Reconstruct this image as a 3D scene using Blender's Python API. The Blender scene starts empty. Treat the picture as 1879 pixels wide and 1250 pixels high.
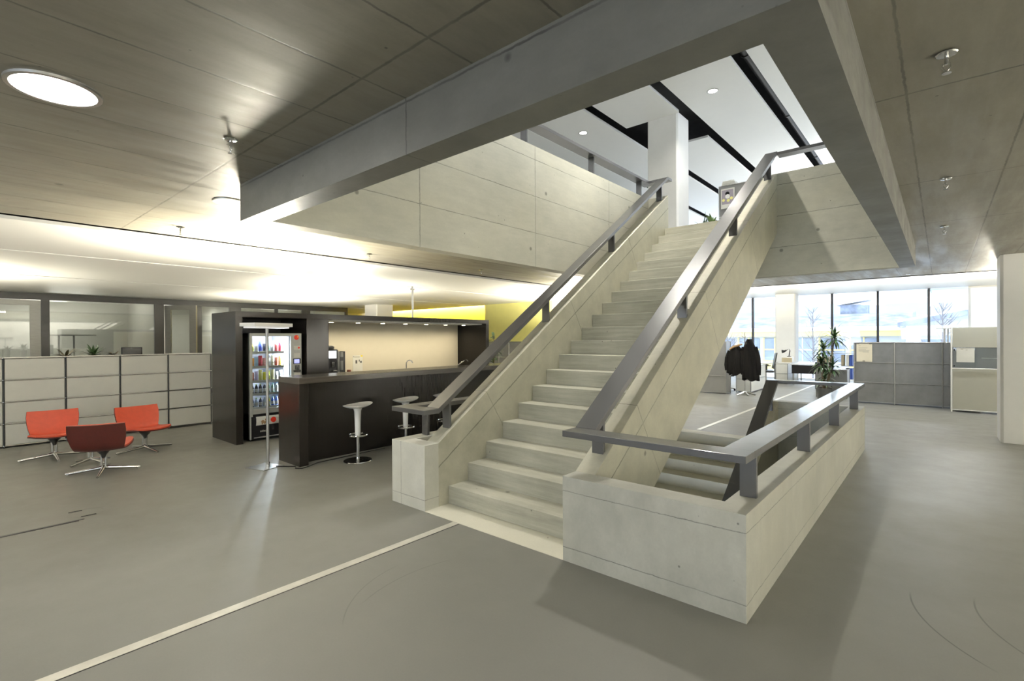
import bpy, math, random
from mathutils import Vector, Matrix
random.seed(7)
PI = math.pi
C = bpy.context.scene.collection
SC = bpy.context.scene

# ------------------------------------------------------------------ camera, world, exposure
EYE = Vector((0, 0, 1.65))
cam = bpy.data.cameras.new('camera')
cam.sensor_width = 36.0
cam.lens = 910.0 / 1879.0 * 36.0
cam.clip_start = 0.05
cam.clip_end = 500
camo = bpy.data.objects.new('camera', cam)
C.objects.link(camo)
_r = Vector((0.75617766, 0.65434399, -0.00541084))
_u = Vector((0.00154676, 0.00648145, 0.9999778))
_f = Vector((-0.65436454, 0.75616925, -0.00388902))
camo.matrix_world = Matrix(((_r.x, _u.x, -_f.x, EYE.x), (_r.y, _u.y, -_f.y, EYE.y), (_r.z, _u.z, -_f.z, EYE.z), (0, 0, 0, 1)))
SC.camera = camo
SC.view_settings.view_transform = 'Standard'
SC.view_settings.look = 'None'
SC.view_settings.gamma = 1.0
SC.view_settings.use_curve_mapping = False
SC.view_settings.exposure = 0.0
SC.cycles.use_denoising = True
SC.cycles.denoising_prefilter = 'ACCURATE'
SC.cycles.use_adaptive_sampling = False
SC.cycles.max_bounces = 7
SC.cycles.diffuse_bounces = 5
SC.cycles.glossy_bounces = 3
SC.cycles.transmission_bounces = 4
SC.cycles.transparent_max_bounces = 8
SC.cycles.sample_clamp_indirect = 6.0
SC.cycles.caustics_reflective = False
SC.cycles.caustics_refractive = False

world = bpy.data.worlds.new('winter_sky')
SC.world = world
world.use_nodes = True
_n = world.node_tree.nodes
_n['Background'].inputs[0].default_value = (0.79, 0.875, 1.0, 1)
_n['Background'].inputs[1].default_value = 5.5

def area(name, loc, rot, sx, sy, power, col=(1, 1, 1), parent=None, portal=False, shape='RECTANGLE', spread=None):
    l = bpy.data.lights.new(name, 'AREA')
    l.shape = shape
    l.size = sx
    l.size_y = sy
    l.energy = power
    l.color = col
    if spread: l.spread = spread
    if portal: l.cycles.is_portal = True
    o = bpy.data.objects.new(name, l)
    C.objects.link(o)
    o.location = loc
    o.rotation_euler = rot
    if parent: o.parent = parent
    return o
WARM = (1.0, 0.92, 0.74)
NEUT = (1.0, 0.955, 0.87)
# sky portals in the window openings (they give no light of their own)
area('window_portal', (-1, 22.5, 1.6), (PI/2, 0, PI), 24, 3.4, 1, portal=True)
area('window_portal', (-2, -6.6, 1.7), (PI/2, 0, 0), 10, 1.6, 1, portal=True)
area('window_portal', (-4, 22.5, 5.0), (PI/2, 0, PI), 24, 2.8, 1, portal=True)
area('window_portal', (8.6, 9, 5.0), (PI/2, 0, PI/2), 22, 2.8, 1, portal=True)

# ------------------------------------------------------------------ materials
def lin(r, g, b):
    f = lambda c: (c/255/12.92) if c/255 <= 0.04045 else ((c/255+0.055)/1.055)**2.4
    return (f(r), f(g), f(b), 1)
class NT:
    def __init__(s, name):
        s.m = bpy.data.materials.new(name)
        s.m.use_nodes = True
        s.t = s.m.node_tree
        s.b = s.t.nodes['Principled BSDF']
    def n(s, typ, **kw):
        nd = s.t.nodes.new(typ)
        for k, v in kw.items():
            if k.startswith('i_'):
                key = k[2:]
                nd.inputs[int(key) if key.isdigit() else key].default_value = v
            else: setattr(nd, k, v)
        return nd
    def l(s, a, b): s.t.links.new(a, b)
    def math(s, op, a, b=None, c=None):
        nd = s.n('ShaderNodeMath', operation=op)
        for i, v in enumerate((a, b, c)):
            if v is None: continue
            if isinstance(v, (int, float)): nd.inputs[i].default_value = v
            else: s.l(v, nd.inputs[i])
        return nd.outputs[0]
    def mix(s, fac, a, b, blend='MIX'):
        nd = s.n('ShaderNodeMix', data_type='RGBA', blend_type=blend)
        for i, v in ((0, fac), (6, a), (7, b)):
            if isinstance(v, (int, float, tuple)): nd.inputs[i].default_value = v
            else: s.l(v, nd.inputs[i])
        return nd.outputs[2]
    def noise(s, vec, scale, detail=3, rough=0.5, stretch=None):
        if stretch:
            mp = s.n('ShaderNodeMapping')
            mp.inputs['Scale'].default_value = stretch
            s.l(vec, mp.inputs[0]); vec = mp.outputs[0]
        nd = s.n('ShaderNodeTexNoise')
        nd.inputs['Scale'].default_value = scale
        nd.inputs['Detail'].default_value = detail
        nd.inputs['Roughness'].default_value = rough
        s.l(vec, nd.inputs['Vector'])
        return nd.outputs['Fac']
    def ramp(s, v, a, b, lo=0.0, hi=1.0):
        nd = s.n('ShaderNodeMapRange')
        nd.inputs[1].default_value = a; nd.inputs[2].default_value = b
        nd.inputs[3].default_value = lo; nd.inputs[4].default_value = hi
        s.l(v, nd.inputs[0])
        return nd.outputs[0]
    def bump(s, h, strength=0.2, dist=0.01):
        nd = s.n('ShaderNodeBump')
        nd.inputs['Strength'].default_value = strength
        nd.inputs['Distance'].default_value = dist
        s.l(h, nd.inputs['Height'])
        s.l(nd.outputs[0], s.b.inputs['Normal'])
def plain(name, col, rough=0.5, metal=0.0, spec=0.5, coat=0.0, var=0.06, scale=6.0, emis=None, estr=0.0, stretch=None, bump=0.0):
    t = NT(name)
    b = t.b
    tc = t.n('ShaderNodeTexCoord')
    nz = t.noise(tc.outputs['Object'], scale, 4, 0.55, stretch)
    f = t.ramp(nz, 0.3, 0.7, 1-var, 1+var)
    cc = t.n('ShaderNodeVectorMath', operation='SCALE')
    cc.inputs[0].default_value = col[:3]
    t.l(f, cc.inputs['Scale'])
    t.l(cc.outputs[0], b.inputs['Base Color'])
    lo, hi = (max(0.29, rough-0.05), min(1, max(rough, 0.31)+0.05)) if rough > 0.27 else (max(0.02, rough-0.05), min(0.26, rough+0.05))
    t.l(t.ramp(nz, 0.3, 0.7, lo, hi), b.inputs['Roughness'])
    b.inputs['Metallic'].default_value = metal
    b.inputs['Specular IOR Level'].default_value = spec
    b.inputs['Coat Weight'].default_value = coat
    b.inputs['Coat Roughness'].default_value = 0.12
    if emis:
        b.inputs['Emission Color'].default_value = emis
        b.inputs['Emission Strength'].default_value = estr
    if bump: t.bump(nz, bump, 0.004)
    return t.m
def concrete(name, col, lines=(), rough=0.6, gloss=False, grain=(1, 1, 1), holes=True, contrast=1.0):
    t = NT(name)
    g = t.n('ShaderNodeNewGeometry')
    P = g.outputs['Position']
    n1 = t.noise(P, 0.9, 5, 0.6)
    n2 = t.noise(P, 5.0, 6, 0.65, grain)
    n3 = t.noise(P, 60.0, 3, 0.6)
    v = t.math('ADD', t.math('MULTIPLY', t.ramp(n1, 0.3, 0.7), 0.5), t.math('MULTIPLY', t.ramp(n2, 0.3, 0.75), 0.5))
    k = contrast
    dark = (col[0]*(1-0.30*k), col[1]*(1-0.30*k), col[2]*(1-0.33*k), 1)
    lite = (min(1, col[0]*(1+0.16*k)), min(1, col[1]*(1+0.15*k)), min(1, col[2]*(1+0.12*k)), 1)
    c = t.mix(v, dark, lite)
    c = t.mix(t.ramp(n3, 0.25, 0.75, 0, 0.16), c, (col[0]*0.6, col[1]*0.6, col[2]*0.6, 1))
    # cool and warm clouds
    n4 = t.noise(P, 1.7, 3, 0.5)
    c = t.mix(t.ramp(n4, 0.52, 0.75, 0, 0.25), c, (col[0]*1.0, col[1]*0.96, col[2]*0.84, 1))
    mask = None
    if holes:
        for sc, r, th in ((9.0, 0.08, 0.72), (2.3, 0.075, 0.5)):
            vo = t.n('ShaderNodeTexVoronoi'); vo.inputs['Scale'].default_value = sc
            t.l(P, vo.inputs['Vector'])
            sep = t.n('ShaderNodeSeparateColor'); t.l(vo.outputs['Color'], sep.inputs[0])
            a = t.ramp(vo.outputs['Distance'], r*0.6, r, 1, 0)
            a = t.math('MULTIPLY', a, t.math('GREATER_THAN', sep.outputs[0], th))
            a = t.math('MULTIPLY', a, 0.75)
            mask = a if mask is None else t.math('MAXIMUM', mask, a)
    wob = t.math('MULTIPLY', t.math('SUBTRACT', t.noise(P, 14.0, 4, 0.7), 0.5), 0.018)
    lm = None
    for (vec, off, pitch, w) in lines:
        dn = t.n('ShaderNodeVectorMath', operation='DOT_PRODUCT')
        t.l(P, dn.inputs[0]); dn.inputs[1].default_value = vec
        d = t.math('SUBTRACT', t.math('ADD', dn.outputs['Value'], wob), off)
        d = t.math('PINGPONG', d, pitch/2) if pitch else t.math('ABSOLUTE', d)
        a = t.ramp(d, w*0.45, w, 1, 0)
        lm = a if lm is None else t.math('MAXIMUM', lm, a)
    if lm is not None:
        lm2 = t.math('MULTIPLY', lm, t.ramp(t.noise(P, 3.0, 3), 0.3, 0.6, 0.35, 0.8))
        mask = lm2 if mask is None else t.math('MAXIMUM', mask, lm2)
    if mask is not None:
        c = t.mix(mask, c, (col[0]*0.25, col[1]*0.25, col[2]*0.24, 1))
    t.l(c, t.b.inputs['Base Color'])
    if gloss:
        ng = t.noise(P, 2.2, 5, 0.6, gloss if isinstance(gloss, tuple) else (1, 1, 1))
        t.l(t.ramp(ng, 0.35, 0.62, 0.36, rough), t.b.inputs['Roughness'])
    else:
        t.l(t.ramp(n2, 0.3, 0.7, rough-0.1, rough+0.12), t.b.inputs['Roughness'])
    t.b.inputs['Specular IOR Level'].default_value = 0.4
    h = t.math('SUBTRACT', t.math('MULTIPLY', n2, 0.5), mask) if mask is not None else n2
    t.bump(h, 0.12, 0.006)
    return t.m
TH = math.atan2(0.18, 0.2722)
SV = (0, math.cos(TH), math.sin(TH))
TV = (0, -math.sin(TH), math.cos(TH))
M = {}
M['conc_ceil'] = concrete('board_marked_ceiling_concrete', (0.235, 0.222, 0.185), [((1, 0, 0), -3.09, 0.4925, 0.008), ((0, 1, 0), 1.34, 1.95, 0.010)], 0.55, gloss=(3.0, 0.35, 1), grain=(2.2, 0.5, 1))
M['conc_well'] = concrete('stairwell_concrete', (0.52, 0.51, 0.43), [((0, 0, 1), 4.043, 0.49, 0.006), ((0, 1, 0), 1.34, 1.95, 0.007)], 0.6, grain=(1, 0.5, 2.0), contrast=0.85)
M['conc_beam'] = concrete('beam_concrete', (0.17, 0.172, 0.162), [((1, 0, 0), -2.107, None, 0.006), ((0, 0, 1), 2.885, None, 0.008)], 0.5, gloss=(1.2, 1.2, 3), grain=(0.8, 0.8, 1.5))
M['conc_stair'] = concrete('stair_concrete', (0.46, 0.455, 0.39), [], 0.6, grain=(0.35, 2.0, 4.5), contrast=1.6)
M['conc_string'] = concrete('stringer_concrete', (0.54, 0.525, 0.43), [(SV, 3.832, 1.95, 0.005), (TV, -1.44, None, 0.008)], 0.58, grain=(1, 1, 1), contrast=1.05)
M['conc_para'] = concrete('parapet_concrete', (0.495, 0.497, 0.452), [((0, 0, 1), 0.52, None, 0.004), ((0, 0, 1), 0.105, None, 0.004)], 0.55, grain=(1, 1, 0.6), contrast=1.15)
M['conc_newel_lit'] = concrete('lamplit_newel_concrete', (0.62, 0.615, 0.55), [((1, 0, 0), -4.10, None, 0.004), ((0, 0, 1), 0.105, None, 0.004)], 0.55, grain=(1, 1, 0.8), contrast=0.7)  # paler copy of the parapet concrete, lamp light put into its colour
M['slab'] = concrete('smooth_pale_concrete', (0.62, 0.60, 0.50), [], 0.5, contrast=0.4)

def floor_mat():
    t = NT('grey_rubber_floor')
    P = t.n('ShaderNodeNewGeometry').outputs['Position']
    n1 = t.noise(P, 0.5, 4, 0.6)
    n2 = t.noise(P, 3.0, 5, 0.65)
    n3 = t.noise(P, 90, 2, 0.5)
    col = (0.172, 0.170, 0.152)
    c = t.mix(t.ramp(n1, 0.3, 0.7), (col[0]*0.93, col[1]*0.93, col[2]*0.92, 1), (col[0]*1.07, col[1]*1.07, col[2]*1.08, 1))
    c = t.mix(t.ramp(n3, 0.3, 0.7, 0, 0.10), c, (0.24, 0.235, 0.21, 1))
    # curved scuffs: thin rings around a few points
    mk = None
    for (cx, cy, r, w, k, ax, ay) in ((0.734, 4.098, 0.887, 0.006, 0.8, -0.05, 3.70), (0.971, 4.171, 0.819, 0.006, 0.7, 0.22, 3.85), (-1.794, 2.146, 1.037, 0.005, 0.35, -2.83, 2.1), (-2.159, 2.219, 0.84, 0.005, 0.35, -2.9, 1.8)):
        s = t.n('ShaderNodeVectorMath', operation='DISTANCE')
        t.l(P, s.inputs[0]); s.inputs[1].default_value = (cx, cy, 0)
        d = t.math('ABSOLUTE', t.math('SUBTRACT', s.outputs['Value'], r))
        a = t.ramp(d, w*0.5, w, k, 0)
        s2 = t.n('ShaderNodeVectorMath', operation='DISTANCE')
        t.l(P, s2.inputs[0]); s2.inputs[1].default_value = (ax, ay, 0)
        a = t.math('MULTIPLY', a, t.ramp(s2.outputs['Value'], 0.30, 0.42, 1, 0))
        mk = a if mk is None else t.math('MAXIMUM', mk, a)
    c = t.mix(mk, c, (0.07, 0.068, 0.06, 1))
    sc = t.noise(P, 7, 4, 0.7, (0.4, 3, 1))
    c = t.mix(t.ramp(sc, 0.70, 0.78, 0, 0.35), c, (0.32, 0.315, 0.29, 1))
    t.l(c, t.b.inputs['Base Color'])
    t.l(t.ramp(n2, 0.3, 0.7, 0.38, 0.48), t.b.inputs['Roughness'])
    t.b.inputs['Specular IOR Level'].default_value = 0.33
    t.bump(t.noise(P, 25, 4, 0.6), 0.05, 0.004)
    return t.m
M['floor'] = floor_mat()
M['white_ceil'] = plain('white_painted_panel', (0.80, 0.80, 0.77), 0.45, var=0.01)
M['black_void'] = plain('black_plenum_paint', (0.006, 0.006, 0.006), 0.7)
M['white'] = plain('white_paint', (0.88, 0.87, 0.83), 0.5, var=0.015)
M['cream_wall'] = plain('cream_wall_paint', (0.66, 0.64, 0.54), 0.5, var=0.02)
M['office_wall'] = plain('office_wall_paint', (0.55, 0.55, 0.51), 0.5, var=0.02)
M['yellow'] = plain('yellow_wall_paint', (0.90, 0.86, 0.32), 0.5, var=0.02)
M['yellow_deep'] = plain('deep_yellow_wall_paint', (0.84, 0.62, 0.02), 0.5, var=0.02)
M['rail'] = plain('dark_grey_lacquered_steel', (0.058, 0.058, 0.059), 0.34, metal=0.0, spec=0.8, coat=0.6, var=0.04, scale=3)
M['frame'] = plain('dark_anodised_frame', (0.035, 0.035, 0.033), 0.34, metal=0.2)
M['dark_tube'] = plain('dark_reflection_tube', (0.10, 0.10, 0.095), 0.4, metal=0.5)  # upright tubes coloured dark in place of dark reflections
M['duct'] = plain('blackened_duct_steel', (0.05, 0.05, 0.05), 0.35, metal=0.8)
M['mullion'] = plain('black_mullion', (0.012, 0.014, 0.02), 0.4)
M['alu'] = plain('brushed_aluminium_frame', (0.36, 0.36, 0.34), 0.35, metal=0.6, stretch=(1, 1, 8))
M['chrome'] = plain('polished_chrome', (0.75, 0.75, 0.74), 0.12, metal=1.0, var=0.02)
M['steel'] = plain('satin_steel', (0.55, 0.55, 0.53), 0.30, metal=0.9, var=0.05)
M['strip'] = plain('worn_aluminium_strip', (0.70, 0.68, 0.60), 0.38, metal=0.55, var=0.12, scale=9)
M['wood'] = plain('dark_stained_oak', (0.011, 0.0095, 0.008), 0.24, spec=0.28, var=0.10, scale=4, stretch=(14, 14, 0.5))
M['wood_top'] = plain('dark_stained_oak_worktop', (0.055, 0.047, 0.038), 0.22, spec=0.9, var=0.25, scale=5, stretch=(14, 0.5, 14))
M['cream_panel'] = plain('cream_back_panel', (0.70, 0.64, 0.50), 0.4, var=0.01)
M['usm'] = plain('light_grey_powder_coated_metal', (0.72, 0.71, 0.64), 0.32, spec=0.5, var=0.02)
M['usm_cream'] = plain('cream_grey_metal_panel', (0.40, 0.395, 0.33), 0.35, var=0.02)
M['usm_cool'] = plain('silver_grey_metal_panel', (0.33, 0.33, 0.32), 0.35, metal=0.45, var=0.04)
M['perf'] = plain('perforated_grey_metal', (0.24, 0.24, 0.235), 0.38, metal=0.5, var=0.15, scale=3)
M['red'] = plain('red_leather', (0.60, 0.085, 0.038), 0.42, var=0.06, scale=20)
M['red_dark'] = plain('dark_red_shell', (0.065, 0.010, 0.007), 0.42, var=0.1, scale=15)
M['plastic_white'] = plain('white_gloss_plastic', (0.92, 0.91, 0.87), 0.2, coat=0.4, var=0.01)
M['black'] = plain('black_plastic', (0.008, 0.008, 0.009), 0.4, spec=0.2)
M['black_soft'] = plain('black_wool', (0.0035, 0.0032, 0.003), 0.95, spec=0.15, var=0.3, scale=40, bump=0.2)
M['brown_lining'] = plain('tan_lining', (0.32, 0.20, 0.10), 0.7)
M['vend_grey'] = plain('vending_frame_grey', (0.50, 0.51, 0.48), 0.35, metal=0.3)
M['vend_side'] = plain('vending_side_dark', (0.045, 0.045, 0.04), 0.3)
M['vend_in'] = plain('vending_interior', (0.55, 0.57, 0.62), 0.4)
M['paper'] = plain('white_paper', (0.74, 0.73, 0.66), 0.7, var=0.03)
M['paper_cream'] = plain('cream_paper', (0.74, 0.67, 0.50), 0.7, var=0.03)
M['ink'] = plain('dark_grey_ink', (0.10, 0.10, 0.09), 0.7)
M['ink_lite'] = plain('pale_grey_ink', (0.42, 0.39, 0.31), 0.7)
M['logo_red'] = plain('logo_red', (0.75, 0.04, 0.02), 0.4)
M['logo_yellow'] = plain('logo_yellow', (0.85, 0.65, 0.05), 0.4)
M['leaf'] = plain('dark_green_leaf', (0.030, 0.070, 0.020), 0.4, var=0.4, scale=12)
M['leaf_lite'] = plain('mid_green_leaf', (0.10, 0.17, 0.04), 0.45, var=0.4, scale=12)
M['leaf_bronze'] = plain('bronze_green_leaf', (0.055, 0.045, 0.018), 0.45, var=0.4, scale=12)
M['cane'] = plain('pale_brown_cane', (0.16, 0.12, 0.07), 0.7, var=0.25)
M['soil'] = plain('dark_soil', (0.03, 0.022, 0.015), 0.95, var=0.4, scale=40)
M['pot'] = plain('dark_grey_planter', (0.05, 0.05, 0.05), 0.5)
M['card'] = plain('brown_cardboard', (0.34, 0.29, 0.19), 0.7)
M['blue'] = plain('blue_binder', (0.03, 0.07, 0.30), 0.5)
M['desk'] = plain('pale_desk_top', (0.62, 0.62, 0.60), 0.3)
M['snow'] = plain('snow', (0.86, 0.88, 0.92), 0.8, var=0.03, scale=0.5)
M['bld_pale'] = plain('pale_blue_facade', (0.33, 0.37, 0.44), 0.8, var=0.03, scale=0.3)
M['bld_white'] = plain('white_facade', (0.50, 0.52, 0.55), 0.8, var=0.03, scale=0.3)
M['bld_roof'] = plain('snow_dusted_slate_roof', (0.23, 0.26, 0.33), 0.8, var=0.5, scale=1.2)
M['bld_glass'] = plain('blue_grey_window_glass', (0.22, 0.26, 0.34), 0.3, var=0.3, scale=0.6)
M['bld_yellow'] = plain('yellow_fascia', (0.72, 0.60, 0.22), 0.6, var=0.05, scale=0.5)
M['bark'] = plain('grey_bark', (0.20, 0.19, 0.20), 0.9, var=0.3)
M['hill'] = plain('hazy_wooded_hill', (0.36, 0.40, 0.46), 1.0, var=0.25, scale=0.08)
def emit(name, col, s):
    t = NT(name)
    t.b.inputs['Base Color'].default_value = (0.8, 0.8, 0.8, 1)
    t.b.inputs['Emission Color'].default_value = col
    t.b.inputs['Emission Strength'].default_value = s
    nz = t.noise(t.n('ShaderNodeTexCoord').outputs['Object'], 3.0)
    t.l(t.ramp(nz, 0, 1, 0.4, 0.5), t.b.inputs['Roughness'])
    return t.m
M['glow'] = emit('lit_diffuser', (1, 0.97, 0.90, 1), 6.0)
M['glow_soft'] = emit('dim_lit_diffuser', (1, 0.97, 0.90, 1), 1.6)
M['head_glow'] = emit('faintly_lit_lamp_underside', (1, 0.97, 0.90, 1), 0.45)
M['glow_cool'] = emit('cool_lit_tube', (0.82, 0.90, 1, 1), 4.0)
M['glow_warm'] = emit('warm_spot_lens', (1, 0.90, 0.62, 1), 12.0)
M['screen'] = emit('lit_white_screen', (0.9, 0.95, 1, 1), 1.6)
M['screen_blue'] = emit('lit_blue_display', (0.30, 0.34, 0.95, 1), 1.0)
def glass_mat(name, tint, refl):
    t = NT(name)
    out = t.t.nodes['Material Output']
    tr = t.n('ShaderNodeBsdfTransparent'); tr.inputs[0].default_value = tint
    gl = t.n('ShaderNodeBsdfGlossy'); gl.inputs['Roughness'].default_value = 0.02
    fr = t.n('ShaderNodeFresnel'); fr.inputs[0].default_value = 1.5
    nz = t.noise(t.n('ShaderNodeTexCoord').outputs['Object'], 1.0)
    f = t.math('ADD', t.math('MULTIPLY', fr.outputs[0], 0.9), t.ramp(nz, 0, 1, refl, refl+0.02))
    mx = t.n('ShaderNodeMixShader')
    t.l(f, mx.inputs[0]); t.l(tr.outputs[0], mx.inputs[1]); t.l(gl.outputs[0], mx.inputs[2])
    t.l(mx.outputs[0], out.inputs[0])
    return t.m
def blind():
    t = NT('translucent_blind_cloth'); out = t.t.nodes['Material Output']
    tl = t.n('ShaderNodeBsdfTranslucent'); tl.inputs[0].default_value = (0.9, 0.88, 0.84, 1)
    df = t.n('ShaderNodeBsdfDiffuse'); nz = t.noise(t.n('ShaderNodeTexCoord').outputs['Object'], 8.0)
    t.l(t.mix(nz, (0.84, 0.83, 0.80, 1), (0.88, 0.87, 0.84, 1)), df.inputs[0])
    mx = t.n('ShaderNodeMixShader'); mx.inputs[0].default_value = 0.45
    t.l(tl.outputs[0], mx.inputs[1]); t.l(df.outputs[0], mx.inputs[2]); t.l(mx.outputs[0], out.inputs[0])
    return t.m
M['blind'] = blind()
M['glass'] = glass_mat('clear_glass', (0.93, 0.96, 0.97, 1), 0.02)
M['glass_office'] = glass_mat('office_partition_glass', (0.88, 0.90, 0.88, 1), 0.10)

# ------------------------------------------------------------------ mesh building
class MB:
    def __init__(s): s.v = []; s.f = []
    def add(s, vs, fs):
        k = len(s.v); s.v += [tuple(v) for v in vs]; s.f += [tuple(i+k for i in f) for f in fs]; return s
    def box(s, x0, x1, y0, y1, z0, z1):
        return s.add([(x0, y0, z0), (x1, y0, z0), (x1, y1, z0), (x0, y1, z0), (x0, y0, z1), (x1, y0, z1), (x1, y1, z1), (x0, y1, z1)],
                     [(0, 3, 2, 1), (4, 5, 6, 7), (0, 1, 5, 4), (1, 2, 6, 5), (2, 3, 7, 6), (3, 0, 4, 7)])
    def cbox(s, cx, cy, cz, sx, sy, sz): return s.box(cx-sx/2, cx+sx/2, cy-sy/2, cy+sy/2, cz-sz/2, cz+sz/2)
    def prism(s, pts, axis, a, b):
        n = len(pts)
        ins = {'x': lambda p, c: (c, p[0], p[1]), 'y': lambda p, c: (p[0], c, p[1]), 'z': lambda p, c: (p[0], p[1], c)}[axis]
        vs = [ins(p, a) for p in pts] + [ins(p, b) for p in pts]
        fs = [tuple(reversed(range(n))), tuple(range(n, 2*n))] + [(i, (i+1) % n, n+(i+1) % n, n+i) for i in range(n)]
        return s.add(vs, fs)
    def tube(s, pts, r, n=10, cap=True):
        pts = [Vector(p) for p in pts]
        rs = r if isinstance(r, (list, tuple)) else [r]*len(pts)
        vs = []; fs = []; up = None
        for i, p in enumerate(pts):
            d = (pts[min(i+1, len(pts)-1)] - pts[max(i-1, 0)])
            d = d.normalized() if d.length > 1e-9 else Vector((0, 0, 1))
            if up is None: up = Vector((0, 0, 1)) if abs(d.z) < 0.9 else Vector((1, 0, 0))
            a = d.cross(up).normalized(); b = d.cross(a).normalized(); up = -b if False else up
            for k in range(n):
                t = 2*PI*k/n
                vs.append(p + a*math.cos(t)*rs[i] + b*math.sin(t)*rs[i])
        for i in range(len(pts)-1):
            for k in range(n):
                fs.append((i*n+k, i*n+(k+1) % n, (i+1)*n+(k+1) % n, (i+1)*n+k))
        if cap:
            fs.append(tuple(reversed(range(n)))); fs.append(tuple(range((len(pts)-1)*n, len(pts)*n)))
        return s.add(vs, fs)
    def lathe(s, prof, c=(0, 0, 0), n=24, sx=1, sy=1, cap=True):
        vs = []; fs = []
        for (r, z) in prof:
            for k in range(n):
                t = 2*PI*k/n
                vs.append((c[0]+r*math.cos(t)*sx, c[1]+r*math.sin(t)*sy, c[2]+z))
        m = len(prof)
        for i in range(m-1):
            for k in range(n): fs.append((i*n+k, i*n+(k+1) % n, (i+1)*n+(k+1) % n, (i+1)*n+k))
        if cap and prof[0][0] > 1e-6: fs.append(tuple(reversed(range(n))))
        if cap and prof[-1][0] > 1e-6: fs.append(tuple(range((m-1)*n, m*n)))
        return s.add(vs, fs)
    def cyl(s, c, r, h, n=24): return s.lathe([(r, 0), (r, h)], c, n)
    def torus(s, c, R, r, n=28, m=8):
        vs = []; fs = []
        for i in range(n):
            a = 2*PI*i/n
            for j in range(m):
                b = 2*PI*j/m
                vs.append((c[0]+(R+r*math.cos(b))*math.cos(a), c[1]+(R+r*math.cos(b))*math.sin(a), c[2]+r*math.sin(b)))
        for i in range(n):
            for j in range(m): fs.append((i*m+j, ((i+1) % n)*m+j, ((i+1) % n)*m+(j+1) % m, i*m+(j+1) % m))
        return s.add(vs, fs)
    def disc(s, c, r, axis='x', n=20, thick=0.004):
        vs = []
        for q in (0, thick):
            for k in range(n):
                t = 2*PI*k/n
                a, b = r*math.cos(t), r*math.sin(t)
                vs.append({'x': (c[0]+q, c[1]+a, c[2]+b), 'y': (c[0]+a, c[1]-q, c[2]+b), 'z': (c[0]+a, c[1]+b, c[2]+q)}[axis])
        fs = [tuple(reversed(range(n))), tuple(range(n, 2*n))] + [(i, (i+1) % n, n+(i+1) % n, n+i) for i in range(n)]
        return s.add(vs, fs)
    def leaf(s, p, d, L, w, droop=0.5, seg=5, fold=0.25):
        """a tapering bent leaf blade with a folded midrib and real thickness from its fold"""
        p = Vector(p); d = Vector(d).normalized()
        side = d.cross(Vector((0, 0, 1)))
        if side.length < 1e-3: side = Vector((1, 0, 0))
        side.normalize()
        vs = []; cur = p.copy(); dd = d.copy()
        for i in range(seg+1):
            t = i/seg
            ww = w*math.sin(PI*min(0.98, 0.12+0.86*t))**0.8 * (1-0.35*t)
            nrm = side.cross(dd).normalized()
            vs += [cur - side*ww + nrm*ww*fold, cur.copy(), cur + side*ww + nrm*ww*fold]
            cur = cur + dd*(L/seg)
            dd = (dd + Vector((0, 0, -droop/seg))).normalized()
        fs = []
        for i in range(seg):
            a = i*3; fs += [(a, a+1, a+4, a+3), (a+1, a+2, a+5, a+4)]
        return s.add(vs, fs)
    def build(s, name, mat, parent=None, smooth=False, bevel=0.0, world=False, seg=2):
        off = Vector((0, 0, 0))
        if world and parent: off = Vector(parent['_base'])
        me = bpy.data.meshes.new(name)
        me.from_pydata([tuple(Vector(v)-off) for v in s.v], [], s.f)
        me.validate()
        me.materials.append(M[mat] if isinstance(mat, str) else mat)
        if smooth:
            me.polygons.foreach_set('use_smooth', [True]*len(me.polygons))
            me.set_sharp_from_angle(angle=math.radians(40))
        me.update()
        o = bpy.data.objects.new(name, me)
        C.objects.link(o)
        if parent: o.parent = parent
        if bevel:
            md = o.modifiers.new('bevel', 'BEVEL'); md.width = bevel; md.segments = seg; md.limit_method = 'ANGLE'
        return o
def thing(name, label, cat, loc=(0, 0, 0), rz=0, group=None):
    o = bpy.data.objects.new(name, None)
    C.objects.link(o)
    o.empty_display_size = 0.1
    o.location = loc; o.rotation_euler = (0, 0, rz)
    o['label'] = label; o['category'] = cat
    o['_base'] = tuple(loc)
    if group: o['group'] = group
    return o
def tag(o, label, cat, group=None):
    o['label'] = label; o['category'] = cat
    if group: o['group'] = group
    return o
def struct(o, label=None):
    o['kind'] = 'structure'
    if label: o['label'] = label
    return o
def dup(root, loc, rz=None, label=None):
    r = root.copy(); C.objects.link(r); r.location = loc
    if rz is not None: r.rotation_euler = (0, 0, rz)
    r['_base'] = tuple(loc)
    if label: r['label'] = label
    for ch in list(root.children):
        c = ch.copy(); C.objects.link(c); c.parent = r
        for g in list(ch.children):
            d = g.copy(); C.objects.link(d); d.parent = c
    return r
def text_mesh(name, body, size, mat, parent, loc, rot, extrude=0.001):
    cu = bpy.data.curves.new(name, 'FONT'); cu.body = body; cu.size = size; cu.extrude = extrude
    cu.align_x = 'CENTER'; cu.align_y = 'CENTER'
    o = bpy.data.objects.new(name+'_tmp', cu); C.objects.link(o)
    dg = bpy.context.evaluated_depsgraph_get()
    me = bpy.data.meshes.new_from_object(o.evaluated_get(dg))
    bpy.data.objects.remove(o); bpy.data.curves.remove(cu)
    me.materials.clear(); me.materials.append(M[mat])
    n = bpy.data.objects.new(name, me); C.objects.link(n)
    n.location = loc; n.rotation_euler = rot
    if parent: n.parent = parent
    return n

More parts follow.
